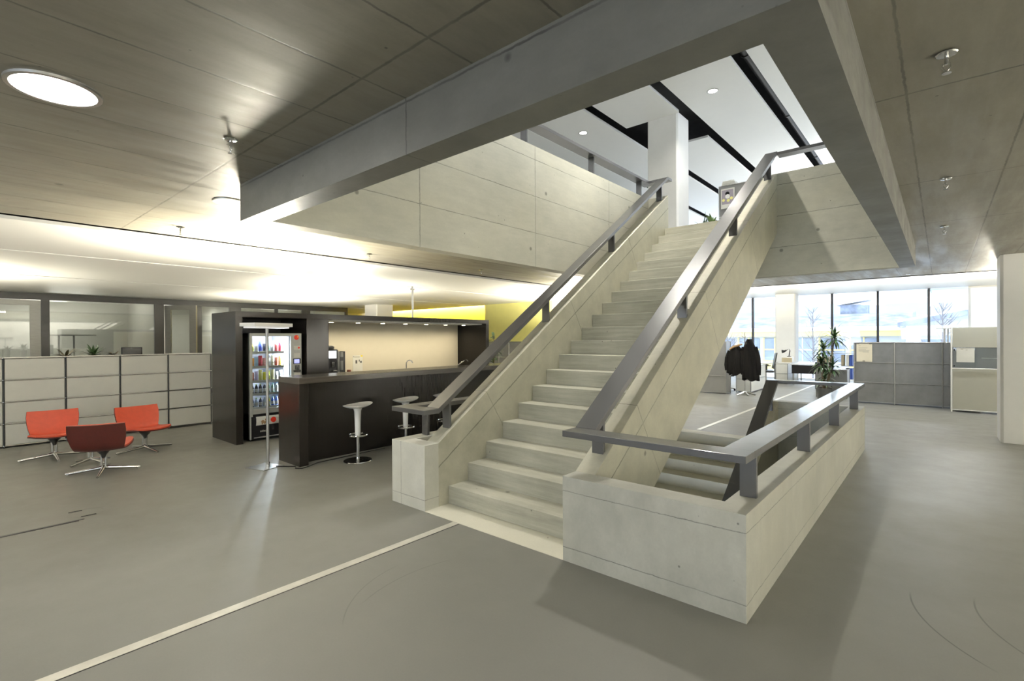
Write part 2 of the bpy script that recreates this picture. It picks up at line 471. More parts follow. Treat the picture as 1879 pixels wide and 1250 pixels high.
# ------------------------------------------------------------------ key dimensions (metres)
CZ = 2.905           # underside of the concrete ceiling
PZ = 2.865           # underside of the white panels
UF = 3.6             # upper floor level
WX0, WX1 = -4.28, -0.265   # stairwell beam outer faces
WY0, WY1 = 1.60, 8.83
BZ = 2.612           # underside of the stairwell beams
RUN, RISE, Y0 = 0.2722, 0.18, 3.328
SX0, SX1 = -3.73, -2.13    # stair flight between stringers
XL, XR, YB, YF = -21.0, 8.5, -6.5, 22.4
# ---- floor
m = MB()
for (a, b, c, d) in ((XL, -4.25, YB, YF), (-0.848, XR, YB, YF), (-4.25, -0.848, YB, 3.026), (-4.25, -0.848, 8.875, YF), (-4.08, -3.905, 3.2, 8.875), (-4.25, -4.08, 3.2, 8.875), (-3.905, -2.13, 8.795, 8.875)):
    m.box(a, b, c, d, -0.30, 0.0)
struct(m.build('floor', 'floor'), 'grey rubber floor of the open hall')
m = MB().box(-3.325, -3.253, YB, 3.02, -0.002, 0.004)
struct(m.build('trim_1', 'strip', bevel=0.001), 'pale metal floor joint strip running to the stair')
m = MB().box(-3.325, -3.253, 8.88, YF, -0.002, 0.004)
struct(m.build('trim_2', 'strip', bevel=0.001), 'pale metal floor joint strip behind the stair')
m = MB().box(-3.253, -3.247, YB, 3.02, -0.002, 0.0015)
struct(m.build('trim_3', 'black'), 'dark gap beside the metal floor strip')
# second strip and cable duct at the left
b = thing('floor_duct', 'dark slotted floor cable duct beside round outlet lid, front of the chairs', 'floor duct', (-5.97, 0.3, 0))
MB().box(-6.02, -5.995, -3.5, 0.87, 0.0, 0.004).build('duct_lid', 'rail', b, world=True)
MB().box(-5.985, -5.972, -3.5, 0.83, 0.0, 0.003).build('slot', 'black', b, world=True)
MB().lathe([(0.145, 0), (0.15, 0.002), (0.13, 0.003), (0.13, 0.0015)], (-6.21, 0.92, 0), 32).build('outlet_lid', 'floor', b, world=True, smooth=True)
MB().box(-6.33, -6.31, 0.80, 0.90, 0.002, 0.006).build('lid_slot', 'black', b, world=True)
MB().box(-6.10, -6.08, 0.86, 0.97, 0.002, 0.006).build('lid_slot', 'black', b, world=True)

# ---- concrete slab over the lower hall, with the stairwell cut out
m = MB()
for (a, b_, c, d) in ((-6.93, WX0, YB, 13.2), (WX1, 2.4, YB, 13.2), (WX0, WX1, YB, WY0), (WX0, WX1, WY1, 13.2)):
    m.box(a, b_, c, d, CZ, 3.3)
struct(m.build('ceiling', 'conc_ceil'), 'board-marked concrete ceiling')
m = MB()
for (a, b_, c, d) in ((XL, WX0, YB, YF), (WX1, XR, YB, YF), (WX0, WX1, YB, WY0), (WX0, WX1, WY1, YF)):
    m.box(a, b_, c, d, 3.42, UF)
struct(m.build('floor', 'white_ceil'), 'upper storey floor slab')
# white suspended panels over the left half of the hall
edges = [(-9.32, -6.99), (-12.68, -9.40), (-17.25, -12.76), (-20.95, -17.35), (2.46, 5.4), (5.48, 8.45)]
for i, (a, b_) in enumerate(edges):
    struct(MB().box(a, b_, YB, 12.98, PZ, PZ+0.035).build('ceiling', 'white_ceil'), 'white suspended ceiling panel strip')
struct(MB().box(XL, -6.93, YB, 13.6, 3.30, 3.42).build('ceiling', 'black_void'), 'dark plenum above the white panels')
struct(MB().box(2.4, XR, YB, 13.2, 3.30, 3.42).build('ceiling', 'black_void'), 'dark plenum above the right-hand white panels')
struct(MB().box(-12.4, -6.99, 13.05, YF, 3.12, 3.17).build('ceiling', 'white_ceil'), 'white ceiling beyond the yellow wall')
struct(MB().box(-6.93, XR, 13.2, YF, 3.30, 3.36).build('ceiling', 'white_ceil'), 'white ceiling along the window wall')
struct(MB().box(-6.93, XR, 13.17, 13.22, CZ-0.012, 3.3).build('trim_4', 'frame'), 'dark edge strip of the concrete ceiling')

# ---- beams and walls round the stairwell
m = MB().box(WX0, WX1, WY0, WY0+0.175, BZ, 4.225)
m.box(WX0, WX0+0.172, WY0+0.175, WY1, BZ, 4.225)
m.box(WX1-0.175, WX1, WY0+0.175, WY1, BZ, 4.225)
m.box(WX0+0.172, WX1-0.175, WY1-0.18, WY1, BZ, 3.42)
m.box(-1.955, WX1-0.175, WY1-0.18, WY1, 3.42, 4.225)
m.box(WX0+0.172, -3.905, WY1-0.18, WY1, 3.42, 4.225)
wl = MB(); wl.v, wl.f = m.v, m.f
o = tag(m.build('stairwell_balustrade', 'conc_well'), 'tall pale concrete balustrade wall framing the ceiling opening above the stair', 'balustrade wall')
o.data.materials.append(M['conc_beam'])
# outer and under faces of the front beam and the right beam use the darker concrete
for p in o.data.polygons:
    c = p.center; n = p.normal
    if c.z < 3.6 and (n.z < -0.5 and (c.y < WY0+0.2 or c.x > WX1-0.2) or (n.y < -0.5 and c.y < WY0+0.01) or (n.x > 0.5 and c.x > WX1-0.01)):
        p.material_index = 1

# ---- main staircase
st = thing('staircase', 'pale concrete staircase rising from the hall to the upper floor', 'staircase', (-2.93, 3.03, 0))
def under(y): return 0.664*y-2.464
for k in range(20):
    ya, yb, z = Y0+k*RUN, Y0+(k+1)*RUN, (k+1)*RISE
    if k == 19: yb = 8.655
    pts = [(ya, max(0.004, under(ya))), (yb, max(0.004, under(yb))), (yb, z), (ya, z)]
    MB().prism(pts, 'x', SX0, SX1).build('step', 'conc_stair', st, world=True, bevel=0.004)
prof = [(3.2, -0.02), (3.2, 0.628), (8.655, 0.628+0.66*5.455), (8.655, under(8.655)), (3.72, -0.02)]
MB().prism(prof, 'x', SX1, -1.955).build('stringer', 'conc_string', st, world=True, bevel=0.003)
MB().prism(prof, 'x', -3.905, SX0).build('stringer', 'conc_string', st, world=True, bevel=0.003)
MB().box(SX0, SX1, 3.026, 3.34, -0.25, 0.003).build('landing_strip', 'slab', st, world=True)
MB().box(SX0, SX1, 8.655, 8.83, 3.42, UF).build('top_landing', 'conc_stair', st, world=True)
# ---- low parapet at the right of the stair, and the void of the flight going down
pa = thing('parapet', 'low pale concrete parapet wall round the stair to the basement', 'parapet', (-1.5, 3.03, 0))
MB().prism([(SX1, 3.026), (-0.848, 3.026), (-0.848, 8.87), (-1.955, 8.87), (-1.955, 8.695), (-1.023, 8.695), (-1.023, 3.201), (SX1, 3.201)], 'z', -3.4, 0.628).build('wall', 'conc_para', pa, world=True, bevel=0.003)
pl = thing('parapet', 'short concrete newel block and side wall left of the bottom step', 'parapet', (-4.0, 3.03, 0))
MB().prism([(-4.25, 3.026), (SX0, 3.026), (SX0, 3.201), (-4.08, 3.201), (-4.08, 8.87), (-4.25, 8.87)], 'z', -0.3, 0.63).build('wall', 'conc_newel_lit', pl, world=True, bevel=0.003)
ls = thing('staircase', 'concrete flight going down to the basement behind the low parapet', 'staircase', (-2.93, 8.5, 0))
MB().box(-3.905, SX1, 8.50, 8.795, -0.30, 0.003).build('top_step', 'slab', ls, world=True)
for k in range(1, 15):
    yb, ya, z = 8.5-(k-1)*RUN, 8.5-k*RUN, -k*RISE
    MB().prism([(ya, z-0.45), (yb, z-0.45), (yb, z), (ya, z)], 'x', -3.73, SX1).build('step', 'slab', ls, world=True, bevel=0.003)
MB().prism([(8.87, 0.628), (8.695, 0.628), (4.2, 0.628-0.66*4.495), (4.2, -3.4), (8.87, -3.4)], 'x', SX1, -1.955).build('stringer', 'conc_string', ls, world=True, bevel=0.003)
MB().prism([(8.5, -0.02), (3.7, -0.02), (3.7, -3.4), (8.5, -3.4)], 'x', -3.905, -3.74).build('side_wall', 'conc_string', ls, world=True)
struct(MB().box(-4.0, -0.85, 3.0, 9.0, -3.6, -3.4).build('floor', 'slab'), 'basement floor')

# ---- handrails
RT, RH = 0.965, 0.045
def slope_rail(m, x0, x1, ya, yb, f):
    m.prism([(ya, f(ya)), (yb, f(yb)), (yb, f(yb)-0.054), (ya, f(ya)-0.054)], 'x', x0, x1)
up = lambda y: RT+0.66*(y-3.2)
dn = lambda y: RT-0.66*(8.695-y)
hr = thing('handrail', 'dark grey steel handrail along the right stringer and round the low parapet', 'handrail', (-1.5, 3.1, 0.628))
m = MB(); m.box(-2.13, -0.848, 3.026, 3.206, RT-RH, RT); m.box(-1.028, -0.848, 3.206, 8.69, RT-RH, RT); m.box(-2.13, -0.848, 8.69, 8.87, RT-RH, RT)
m.build('rail', 'rail', hr, world=True, bevel=0.002)
m = MB(); slope_rail(m, -2.13, -1.952, 3.206, 8.69, up); m.build('sloping_rail', 'rail', hr, world=True, bevel=0.002)
m = MB(); slope_rail(m, -2.13, -1.952, 4.3, 8.69, dn); m.build('descending_rail', 'rail', hr, world=True, bevel=0.002)
m = MB().box(-1.952, WX1, WY1-0.18, WY1, up(8.65)-RH, up(8.65)); m.build('upper_rail', 'rail', hr, world=True, bevel=0.002)
def post(x0, x1, y, z0, z1, par): MB().box(x0, x1, y, y+0.03, z0, z1).build('post', 'rail', par, world=True, bevel=0.0015)
for y in (3.375, 5.06, 6.74, 8.45):
    post(-0.985, -0.885, y, 0.628, RT-RH+0.002, hr)
    post(-2.09, -1.99, y, 0.628+0.66*(y-3.2)-0.01, up(y)-0.04, hr)
for y in (5.1, 6.8, 8.5):
    post(-2.09, -1.99, y, 0.62-0.66*(8.695-y), dn(y)-0.03, hr)
hl = thing('handrail', 'dark grey steel handrail along the left stringer and upper balustrade', 'handrail', (-3.9, 3.1, 0.63))
m = MB(); m.box(-4.25, -3.73, 3.026, 3.206, RT-RH, RT); m.box(-4.25, -4.07, 3.206, 8.87, RT-RH, RT); m.build('rail', 'rail', hl, world=True, bevel=0.002)
m = MB(); slope_rail(m, -3.908, -3.73, 3.206, 8.65, up); m.build('sloping_rail', 'rail', hl, world=True, bevel=0.002)
zt = up(8.65)
m = MB(); m.box(-4.28, -3.73, 8.65, 8.83, zt-RH, zt); m.box(-4.28, -4.10, WY0, 8.65, zt-RH, zt); m.build('upper_rail', 'rail', hl, world=True, bevel=0.002)
for y in (3.375, 5.06, 6.74, 8.45):
    post(-4.20, -4.11, y, 0.63, RT-RH+0.002, hl)
    post(-3.868, -3.768, y, 0.628+0.66*(y-3.2)-0.01, up(y)-0.04, hl)
for y in (1.7, 3.4, 5.1, 6.78, 8.42):
    post(-4.245, -4.145, y, 4.225, zt-RH+0.002, hl)

# ---- outer walls of the building
struct(MB().box(XL-0.2, XL, YB, YF, -0.3, 7.4).build('wall_left', 'cream_wall'))
m = MB().box(XR, XR+0.2, YB, YF, -0.3, 4.0).box(XR, XR+0.2, YB, YF, 6.2, 7.4)
for y in (YB+0.2, 1, 7, 13, 19, YF-0.2): m.box(XR, XR+0.2, y-0.2, y+0.2, 4.0, 6.2)
struct(m.build('wall_right', 'cream_wall'))
m = MB().box(XL, XR, YB-0.2, YB, -0.3, 0.9).box(XL, XR, YB-0.2, YB, 2.5, 7.4).box(XL, -7.0, YB-0.2, YB, 0.9, 2.5).box(3.0, XR, YB-0.2, YB, 0.9, 2.5)
struct(m.build('wall_back', 'cream_wall'))
struct(MB().box(6.0, 6.15, YB, YF, 0, PZ).build('wall_right', 'white'), 'unseen white wall added at the right to reflect lamp light')  # added wall, lit so that it throws light sideways into the hall
def fill_washer(loc, rz, L, power, col, label):  # added lamps that brighten unseen walls for side fill
    t = thing('added_fill_washer', label, 'wall light', loc, rz, group='added linear fill lamps out of view')
    MB().box(-L/2, L/2, -0.04, 0.04, -0.06, 0).build('housing', 'white', t, bevel=0.003)
    MB().box(-L/2+0.02, L/2-0.02, 0.04, 0.044, -0.05, -0.012).build('diffuser', 'glow', t)
    area('lamp_light', (0, 0.08, -0.05), (PI/2-0.75, 0, 0), L*0.95, 0.06, power, col, t)
for y in (-3.5, 0.5, 4.5, 8.5, 12.0): fill_washer((5.25, y, PZ), -PI/2, 3.2, 1450, NEUT, 'added unseen linear lamp brightening the right hall wall')
for x, pw in ((-9, 200), (-2, 35), (4.0, 35)): fill_washer((x, YB+0.75, PZ if x > 3 or x < -7 else CZ), PI, 3.2, pw, (0.93, 0.96, 1), 'added unseen linear lamp brightening the wall behind the camera')
# window wall at the far end
m = MB().box(2.6, XR, YF-0.05, YF+0.15, -0.3, 3.42).box(0.68, 2.6, YF-0.05, YF+0.15, -0.3, 0.02).box(XL, -11.5, YF-0.05, YF+0.15, -0.3, 7.4).box(XL, XR, YF-0.05, YF+0.15, 3.3, 4.0).box(XL, XR, YF-0.05, YF+0.15, 6.25, 7.4).box(-11.5, 0.75, YF-0.05, YF+0.15, -0.3, 0.02)
struct(m.build('wall_front', 'white'))
bl = thing('roller_blind', 'white translucent roller blind drawn down over the rightmost far window', 'roller blind', (1.6, YF, 3.2))
MB().box(0.68, 2.6, YF-0.02, YF-0.015, 0.02, 3.27).build('cloth', 'blind', bl, world=True)
MB().box(0.68, 2.6, YF-0.05, YF-0.0, 3.25, 3.3).build('cassette', 'white', bl, world=True)
wn = thing('window_1', 'tall floor to ceiling window front at the far right end', 'window', (-5, YF, 0)); 
del wn['category']; struct(wn)
for x in (-0.32, -1.74, -3.15, -4.56, -5.97, -7.38, -8.79, -10.2):
    MB().box(x-0.035, x+0.035, YF-0.10, YF+0.04, 0.02, 3.3).build('mullion', 'mullion', wn, world=True)
MB().box(-11.5, 0.75, YF-0.01, YF+0.0, 0.02, 3.3).build('pane', 'glass', wn, world=True)
wu = thing('window_2', 'upper floor window band', 'window', (-5, YF, 4)); del wu['category']; struct(wu)
for x in [-18+2.0*i for i in range(13)]:
    MB().box(x-0.03, x+0.03, YF-0.08, YF+0.04, 4.0, 6.25).build('mullion', 'mullion', wu, world=True)

# ---- columns
def column(label, x0, x1, y0, y1, z0, z1, ch=0.035):
    p = [(x0+ch, y0), (x1-ch, y0), (x1, y0+ch), (x1, y1-ch), (x1-ch, y1), (x0+ch, y1), (x0, y1-ch), (x0, y0+ch)]
    return tag(MB().prism(p, 'z', z0, z1).build('column', 'white', bevel=0.004), label, 'column')
column('white square concrete column at the right edge of the hall', 0.69, 1.55, 10.72, 11.35, 0, CZ-0.001)
column('white column by the window front, behind the desks', -4.86, -4.17, 21.2, 21.8, 0, 3.299)
column('white square column behind the dark bar unit', -15.5, -14.75, 9.9, 10.6, 0, PZ-0.001)
column('tall white column on the upper floor beside the stair head', -4.89, -4.20, 10.235, 10.86, UF, 6.43)

# ---- upper storey
UZ = 6.4
px = [(-1.0+1.465*i) for i in range(-6, 3)]
gaps = [(-2.70, -2.44), (-4.17, -3.93), (-5.63, -5.39), (-7.10, -6.86), (-8.57, -8.33), (-10.04, -9.80), (-0.97+0.0, -1.22), (0.5, 0.26)]
gl = sorted([tuple(sorted(g)) for g in gaps])
xs = [-20.9] + [v for g in gl for v in g] + [8.4]
for i in range(0, len(xs), 2):
    a, b_ = xs[i], xs[i+1]
    m = MB()
    if abs(a+5.39) < 0.01:      # the strip interrupted by the column
        m.box(a, b_, YB, 10.235, UZ, UZ+0.05); m.box(a, b_, 11.95, YF-0.1, UZ, UZ+0.05)
    else: m.box(a, b_, YB, YF-0.1, UZ, UZ+0.05)
    struct(m.build('ceiling', 'white_ceil'), 'white upper floor ceiling strip')
struct(MB().box(XL, XR, YB, YF, 7.0, 7.2).build('ceiling', 'black_void'), 'black void above the upper ceiling strips')
d = thing('duct_pipe', 'long dark steel pipe in the slot between white upper ceiling panels', 'pipe', (-2.56, 8, 6.62))
MB().tube([(-2.56, 3, 6.62), (-2.56, 20, 6.62)], 0.085, 20).build('pipe', 'duct', d, world=True, smooth=True)
for y in (6, 9.2, 12.3, 15.6): MB().tube([(-2.56, y, 6.62), (-2.56, y+0.05, 6.62)], 0.10, 20).build('collar', 'frame', d, world=True, smooth=True)
for y in (7.6, 12.2, 16): MB().tube([(-2.66, y, 7.0), (-2.66, y, 6.56)], 0.012, 8).build('hanger', 'duct', d, world=True)
def downlight(x, y, z, label, r=0.09, power=60, mat='glow', cat='ceiling light', col=NEUT, grp=None):
    t = thing('downlight', label, cat, (x, y, z), group=grp)
    MB().lathe([(r*0.8, 0.0), (r, -0.004), (r*1.1, 0), (r*1.1, 0.004)], (0, 0, -0.005), 28, cap=False).build('ring', 'steel', t, smooth=True)
    MB().cyl((0, 0, -0.006), r*0.82, 0.004, 28).build('lens', mat, t)
    if power: area('lamp_light', (0, 0, -0.012), (0, 0, 0), r*1.5, r*1.5, power, col, t, shape='DISK', spread=2.2)
    return t
downlight(-3.32, 9.78, UZ, 'bright round downlight in the wide white upper ceiling panel', 0.10, 22)
downlight(-6.25, 9.78, UZ, 'round downlight in the white upper panel nearest the left balustrade', 0.10, 16)
for (x, y, pw) in ((-3.32, 6.5, 120), (-3.0, 3.9, 24), (-0.4, 9.78, 30), (-3.32, 14.5, 30)):
    downlight(x, y, UZ, 'round downlight in a white upper ceiling panel out of sight', 0.10, pw, grp='downlights outside the picture')
for (x, y, pw, lb) in ((-1.2, 17.0, 680, 'added unseen uplighter on the upper floor beyond the stair head'), (2.6, 3.0, 300, 'added unseen uplighter on the upper floor right of the stairwell'), (-7.6, 2.6, 240, 'added unseen uplighter on the upper floor left of the stairwell')):  # added lamps brightening the upper ceiling and the stairwell
    t = thing('floor_lamp', lb, 'floor lamp', (x, y, UF))
    MB().box(-0.16, 0.16, -0.16, 0.16, 0.001, 0.01).build('base_plate', 'steel', t)
    MB().tube([(0, 0, 0.01), (0, 0, 1.80)], 0.018, 12).build('pole', 'alu', t, smooth=True)
    MB().box(-0.14, 0.14, -0.28, 0.28, 1.80, 1.84).build('lamp_head', 'white', t)
    area('uplight', (0, 0, 1.86), (PI, 0, 0), 0.26, 0.5, pw, (0.95, 0.97, 1), t)
# upper cabinet with the picture, and plants at the stair head
uc = thing('cabinet', 'grey metal cabinet on the upper floor with a framed photo on its side', 'cabinet', (-3.0, 11.5, UF))
MB().box(-3.70, -2.30, 11.30, 11.68, UF+0.02, 4.965).build('body', 'usm_cool', uc, world=True, bevel=0.004)
m = MB()
for x in (-3.705, -2.295):
    for y in (11.295, 11.685): m.tube([(x, y, UF), (x, y, 4.975)], 0.012, 8)
for z in (4.30, 4.97): m.tube([(-3.705, 11.29, z), (-2.295, 11.29, z)], 0.010, 8)
m.build('tube_frame', 'chrome', uc, world=True, smooth=True)
ph = thing('picture', 'small white-framed photo of a head among yellow fruit on upper cabinet', 'picture', (-3.51, 11.28, 4.6))
MB().box(-3.655, -3.375, 11.272, 11.284, 4.47, 4.90).build('frame', 'paper', ph, world=True)
MB().box(-3.635, -3.395, 11.268, 11.272, 4.56, 4.87).build('photo', plain('mauve_photo_ground', (0.36, 0.32, 0.36), 0.5), ph, world=True)
MB().disc((-3.515, 11.268, 4.725), 0.048, 'y', 20, 0.003).build('face', 'white', ph, world=True)
MB().disc((-3.520, 11.2685, 4.785), 0.045, 'y', 20, 0.002).build('cap', 'black', ph, world=True)
for (x, z, r) in ((-3.60, 4.65, 0.03), (-3.50, 4.635, 0.032), (-3.435, 4.675, 0.033)): MB().disc((x, 11.2655, z), r, 'y', 14, 0.003).build('fruit', 'yellow', ph, world=True)
bx = thing('folder_stack', 'pale folders stacked on top of the upper grey cabinet', 'folders', (-3.5, 11.5, 4.98))
for i in range(3):
    MB().box(-3.66+0.01*i, -3.36-0.02*i, 11.32, 11.60, 4.983+0.035*i, 4.983+0.035*i+0.03).build('folder', 'paper', bx, world=True, bevel=0.003)

def pot_plant(name, label, loc, n, L, w, mat, potr=0.13, poth=0.22, stem=0.0, droop=0.7, tilt=(20, 75), seed=1, cat='potted plant', potmat='pot', group=None):
    rd = random.Random(seed)
    t = thing(name, label, cat, loc, group=group)
    MB().lathe([(potr*0.75, 0), (potr, poth), (potr*0.9, poth), (potr*0.88, poth-0.03)], n=20).build('pot', potmat, t, smooth=True)
    MB().cyl((0, 0, poth-0.04), potr*0.88, 0.015, 20).build('soil', 'soil', t)
    m = MB()
    for i in range(n):
        a = 2*PI*i*0.382+rd.uniform(-.3, .3); e = math.radians(rd.uniform(*tilt))
        z = poth + stem*rd.uniform(0.1, 1.0)
        m.leaf((0.02*math.cos(a), 0.02*math.sin(a), z), (math.cos(a)*math.cos(e), math.sin(a)*math.cos(e), math.sin(e)), L*rd.uniform(.7, 1.1), w*rd.uniform(.8, 1.1), droop)
    m.build('foliage', mat, t, smooth=True)
    if stem: MB().tube([(0, 0, poth-0.03), (0.01, 0, poth+stem*0.5), (0, 0.01, poth+stem)], [0.02, 0.016, 0.01], 8).build('stem', 'cane', t, smooth=True)
    return t
pot_plant('potted_plant', 'spiky grass-like plant beside the upper white column', (-3.80, 10.62, UF), 26, 0.31, 0.012, 'leaf', stem=0.18, droop=0.9, seed=3)
pot_plant('potted_plant', 'low bushy green plant at the head of the stair', (-3.42, 10.0, UF), 30, 0.24, 0.03, 'leaf_lite', stem=0.12, droop=0.5, seed=4, potr=0.11, poth=0.15)

# ------------------------------------------------------------------ lower hall lamps
def disc_light(x, y, label, r=0.165, power=60, grp=None):
    t = thing('ceiling_lamp', label, 'ceiling lamp', (x, y, CZ), group=grp)
    MB().lathe([(r, -0.001), (r, -0.012), (r*1.12, -0.012), (r*1.13, -0.001)], n=40, cap=False).build('rim', 'steel', t, smooth=True)
    MB().cyl((0, 0, -0.010), r, 0.008, 40).build('diffuser', 'glow' if r > 0.14 else 'head_glow', t)
    area('lamp_light', (0, 0, -0.018), (0, 0, 0), r*1.9, r*1.9, power, NEUT, t, shape='DISK')
    return t
disc_light(-3.33, 0.385, 'large round recessed ceiling lamp, the one nearest the left edge', power=42)
disc_light(-4.87, 1.73, 'round recessed ceiling lamp half hidden behind the concrete beam corner', r=0.12, power=30)
for (x, y) in ((-3.33, -2.9), (0.4, -1.6), (3.6, 0.4), (3.2, 5.5)):
    disc_light(x, y, 'round recessed ceiling lamp outside the picture', power=6, grp='ceiling lamps outside the picture')
def sprinkler(x, y, z, label):
    t = thing('sprinkler', label, 'sprinkler', (x, y, z), group='ceiling sprinklers')
    MB().lathe([(0.008, -0.012), (0.036, -0.009), (0.040, -0.004), (0.010, -0.001)], n=24).build('rosette', 'chrome', t, smooth=True)
    m = MB().cyl((0, 0, -0.05), 0.008, 0.05, 10); m.tube([(-0.012, 0, -0.045), (-0.014, 0, -0.065), (0, 0, -0.085)], 0.003, 6); m.tube([(0.012, 0, -0.045), (0.014, 0, -0.065), (0, 0, -0.085)], 0.003, 6)
    m.cyl((0, 0, -0.09), 0.018, 0.003, 12)
    m.build('nozzle', 'chrome', t, smooth=True)
for (x, y, w) in ((-3.35, 1.20, 'sprinkler beside the left corner of the concrete beam'), (-6.34, 1.75, 'sprinkler near ceiling edge, left of beam corner'), (-6.34, 4.14, 'sprinkler near the ceiling edge above the bar counter'), (-6.32, 6.45, 'sprinkler near ceiling edge left of the staircase handrail'), (0.02, 2.93, 'nearest sprinkler with a wide pale rosette at upper right'), (0.03, 5.24, 'sprinkler at right, second from the camera'), (0.03, 7.50, 'sprinkler at right, third from the camera'), (-0.5, 12.75, 'small sprinkler above the grey shelf backs')):
    sprinkler(x, y, CZ, w)

# uplighter floor lamps (the tall one by the counter is in view, the others stand unseen, some added as fill light)
def uplighter(x, y, label, power, rz=0.0, L=0.60, W=0.29):
    t = thing('floor_lamp', label, 'floor lamp', (x, y, 0), rz)
    MB().box(-0.22, 0.12, -0.16, 0.14, 0, 0.008).build('base_plate', 'steel', t, bevel=0.002)
    MB().tube([(0, 0, 0.008), (0, 0, 1.80)], 0.018, 16).build('pole', 'alu', t, smooth=True)
    MB().tube([(0, 0, 0.01), (0, 0, 0.07)], 0.024, 16).build('switch', 'chrome', t, smooth=True)
    m = MB().box(-W/2, W/2, -L/2, L/2, 1.82, 1.825)
    m.box(-W/2, W/2, -L/2, -L/2+0.006, 1.82, 1.865); m.box(-W/2, W/2, L/2-0.006, L/2, 1.82, 1.865); m.box(-W/2, -W/2+0.006, -L/2, L/2, 1.82, 1.865); m.box(W/2-0.006, W/2, -L/2, L/2, 1.82, 1.865)
    m.build('lamp_head', 'white', t, bevel=0.002)
    MB().box(-W/2+0.03, W/2-0.03, -L/2+0.03, L/2-0.03, 1.80, 1.82).build('diffuser', 'head_glow', t, bevel=0.003)
    area('uplight', (0, 0, 1.85), (PI, 0, 0), W*0.9, L*0.9, power, WARM, t)
    return t
uplighter(-6.60, 2.78, 'tall silver uplighter floor lamp in front of the vending machine', 400, math.radians(17), 0.57, 0.28)
uplighter(-10.4, 6.2, 'uplighter floor lamp hidden behind the dark bar unit', 300)
uplighter(-14.0, 6.6, 'uplighter floor lamp behind the bar unit near the glass offices', 300)
uplighter(-12.6, -0.9, 'uplighter floor lamp in the left office bay outside the picture', 620)
uplighter(-8.2, -3.0, 'uplighter floor lamp left of the camera outside the picture', 130)
uplighter(-6.6, 10.6, 'uplighter floor lamp hidden behind the left stringer', 380)
uplighter(-8.6, 15.5, 'uplighter floor lamp behind the staircase near the windows', 250)
uplighter(-7.6, 12.0, 'added fill uplighter hidden behind the stair, close to the yellow wall', 760)  # added to light the yellow wall
uplighter(4.6, 2.4, 'added fill uplighter right of the camera, outside the picture', 120)  # added to light the hall from the right
uplighter(4.4, 8.2, 'added fill uplighter beyond the right column, outside the picture', 330)  # second added lamp lighting the hall from the right
uplighter(1.25, 16.6, 'added fill uplighter hidden behind the cream cupboard', 620)  # added to whiten the ceiling by the windows
uplighter(-5.6, 16.3, 'added fill uplighter hidden behind the stair and the tall grey cabinet', 620)  # added for the same bright window ceiling
for (x, y, pw) in ((-5.2, 14.1, 50), (-2.4, 14.1, 60), (0.4, 14.1, 60), (-6.4, 18.2, 60), (-2.4, 18.2, 60), (0.0, 18.2, 60)):  # strip lamps added to brighten the window zone
    t = thing('added_fill_strip', 'added slim fill lamp flush on the white ceiling near the far windows', 'ceiling lamp', (x, y, 3.30), group='added fill lamps on the ceiling by the far windows')
    MB().box(-0.7, 0.7, -0.06, 0.06, -0.03, 0).build('housing', 'white', t, bevel=0.003)
    MB().box(-0.69, 0.69, -0.05, 0.05, -0.034, -0.03).build('diffuser', 'glow', t)
    area('lamp_light', (0, 0, -0.04), (0, 0, 0), 1.35, 0.10, pw, (0.88, 0.93, 1), t)
ca = MB().tube([(-6.52, 2.85, 0.012), (-6.40, 2.95, 0.008), (-6.33, 3.02, 0.008), (-6.24, 2.97, 0.008), (-6.17, 3.02, 0.008), (-6.20, 3.12, 0.008), (-6.30, 3.30, 0.008), (-6.32, 3.7, 0.008), (-6.36, 4.4, 0.008)], 0.006, 6)
tag(ca.build('lamp_cable', 'black', smooth=True), 'black cable trailing from floor lamp foot round the counter corner', 'cable')

# ------------------------------------------------------------------ bar unit and counter
KX0, KX1, KY0, KY1 = -9.39, -8.36, 3.04, 8.80
k = thing('bar_unit', 'large dark oak bar unit housing vending machine niche and cream back wall', 'bar unit', (-8.9, 5.9, 0))
MB().box(KX0, KX1, KY0, 3.145, 0, 2.015).build('side_panel', 'wood', k, world=True, bevel=0.002)
MB().box(KX0, KX1, KY1-0.10, KY1, 0, 2.015).build('side_panel', 'wood', k, world=True, bevel=0.002)
MB().box(KX0, KX1, KY0, KY1, 2.015, 2.105).build('top_panel', 'wood', k, world=True, bevel=0.002)
MB().box(KX0, KX1-0.0, 4.195, 4.605, 0, 2.015).build('middle_block', 'wood', k, world=True, bevel=0.002)
MB().box(KX0, KX0+0.02, 3.145, 4.195, 0, 2.015).build('niche_back', 'black', k, world=True)
MB().box(KX0, KX0+0.02, 4.605, KY1-0.10, 0, 2.015).build('back_panel', 'cream_panel', k, world=True)
MB().box(-8.98, -8.50, 4.605, KY1-0.10, 1.985, 2.015).build('light_soffit', 'usm', k, world=True)
MB().box(KX0+0.02, -8.72, 4.605, KY1-0.10, 0, 0.86).build('base_cupboards', 'cream_panel', k, world=True)
MB().box(KX0+0.02, -8.68, 4.605, KY1-0.10, 0.86, 0.90).build('back_worktop', 'steel', k, world=True)
for i in range(7):
    y = 4.90+0.578*i
    s = MB().lathe([(0.036, -0.004), (0.045, -0.006), (0.046, 0.0)], (-8.80, y, 1.985), 20, cap=False).build('spotlight', 'steel', k, world=True, smooth=True)
    MB().lathe([(0.042, -0.007), (0.042, -0.011)], (-8.80+8.9, y-5.9, 1.985), 20).build('spot_lens', 'glow_warm', s)
    area('spot_light', (-8.80+8.9, y-5.9, 1.97), (0, 0.30, 0), 0.06, 0.06, 4.6, (1, 0.88, 0.66), k, shape='DISK', spread=2.2)
c = thing('bar_counter', 'long dark oak bar counter with end panel, behind the white stools', 'bar counter', (-6.6, 6, 0))
MB().box(-6.88, -6.28, 3.045, 3.165, 0, 1.075).build('end_panel', 'wood', c, world=True, bevel=0.002)
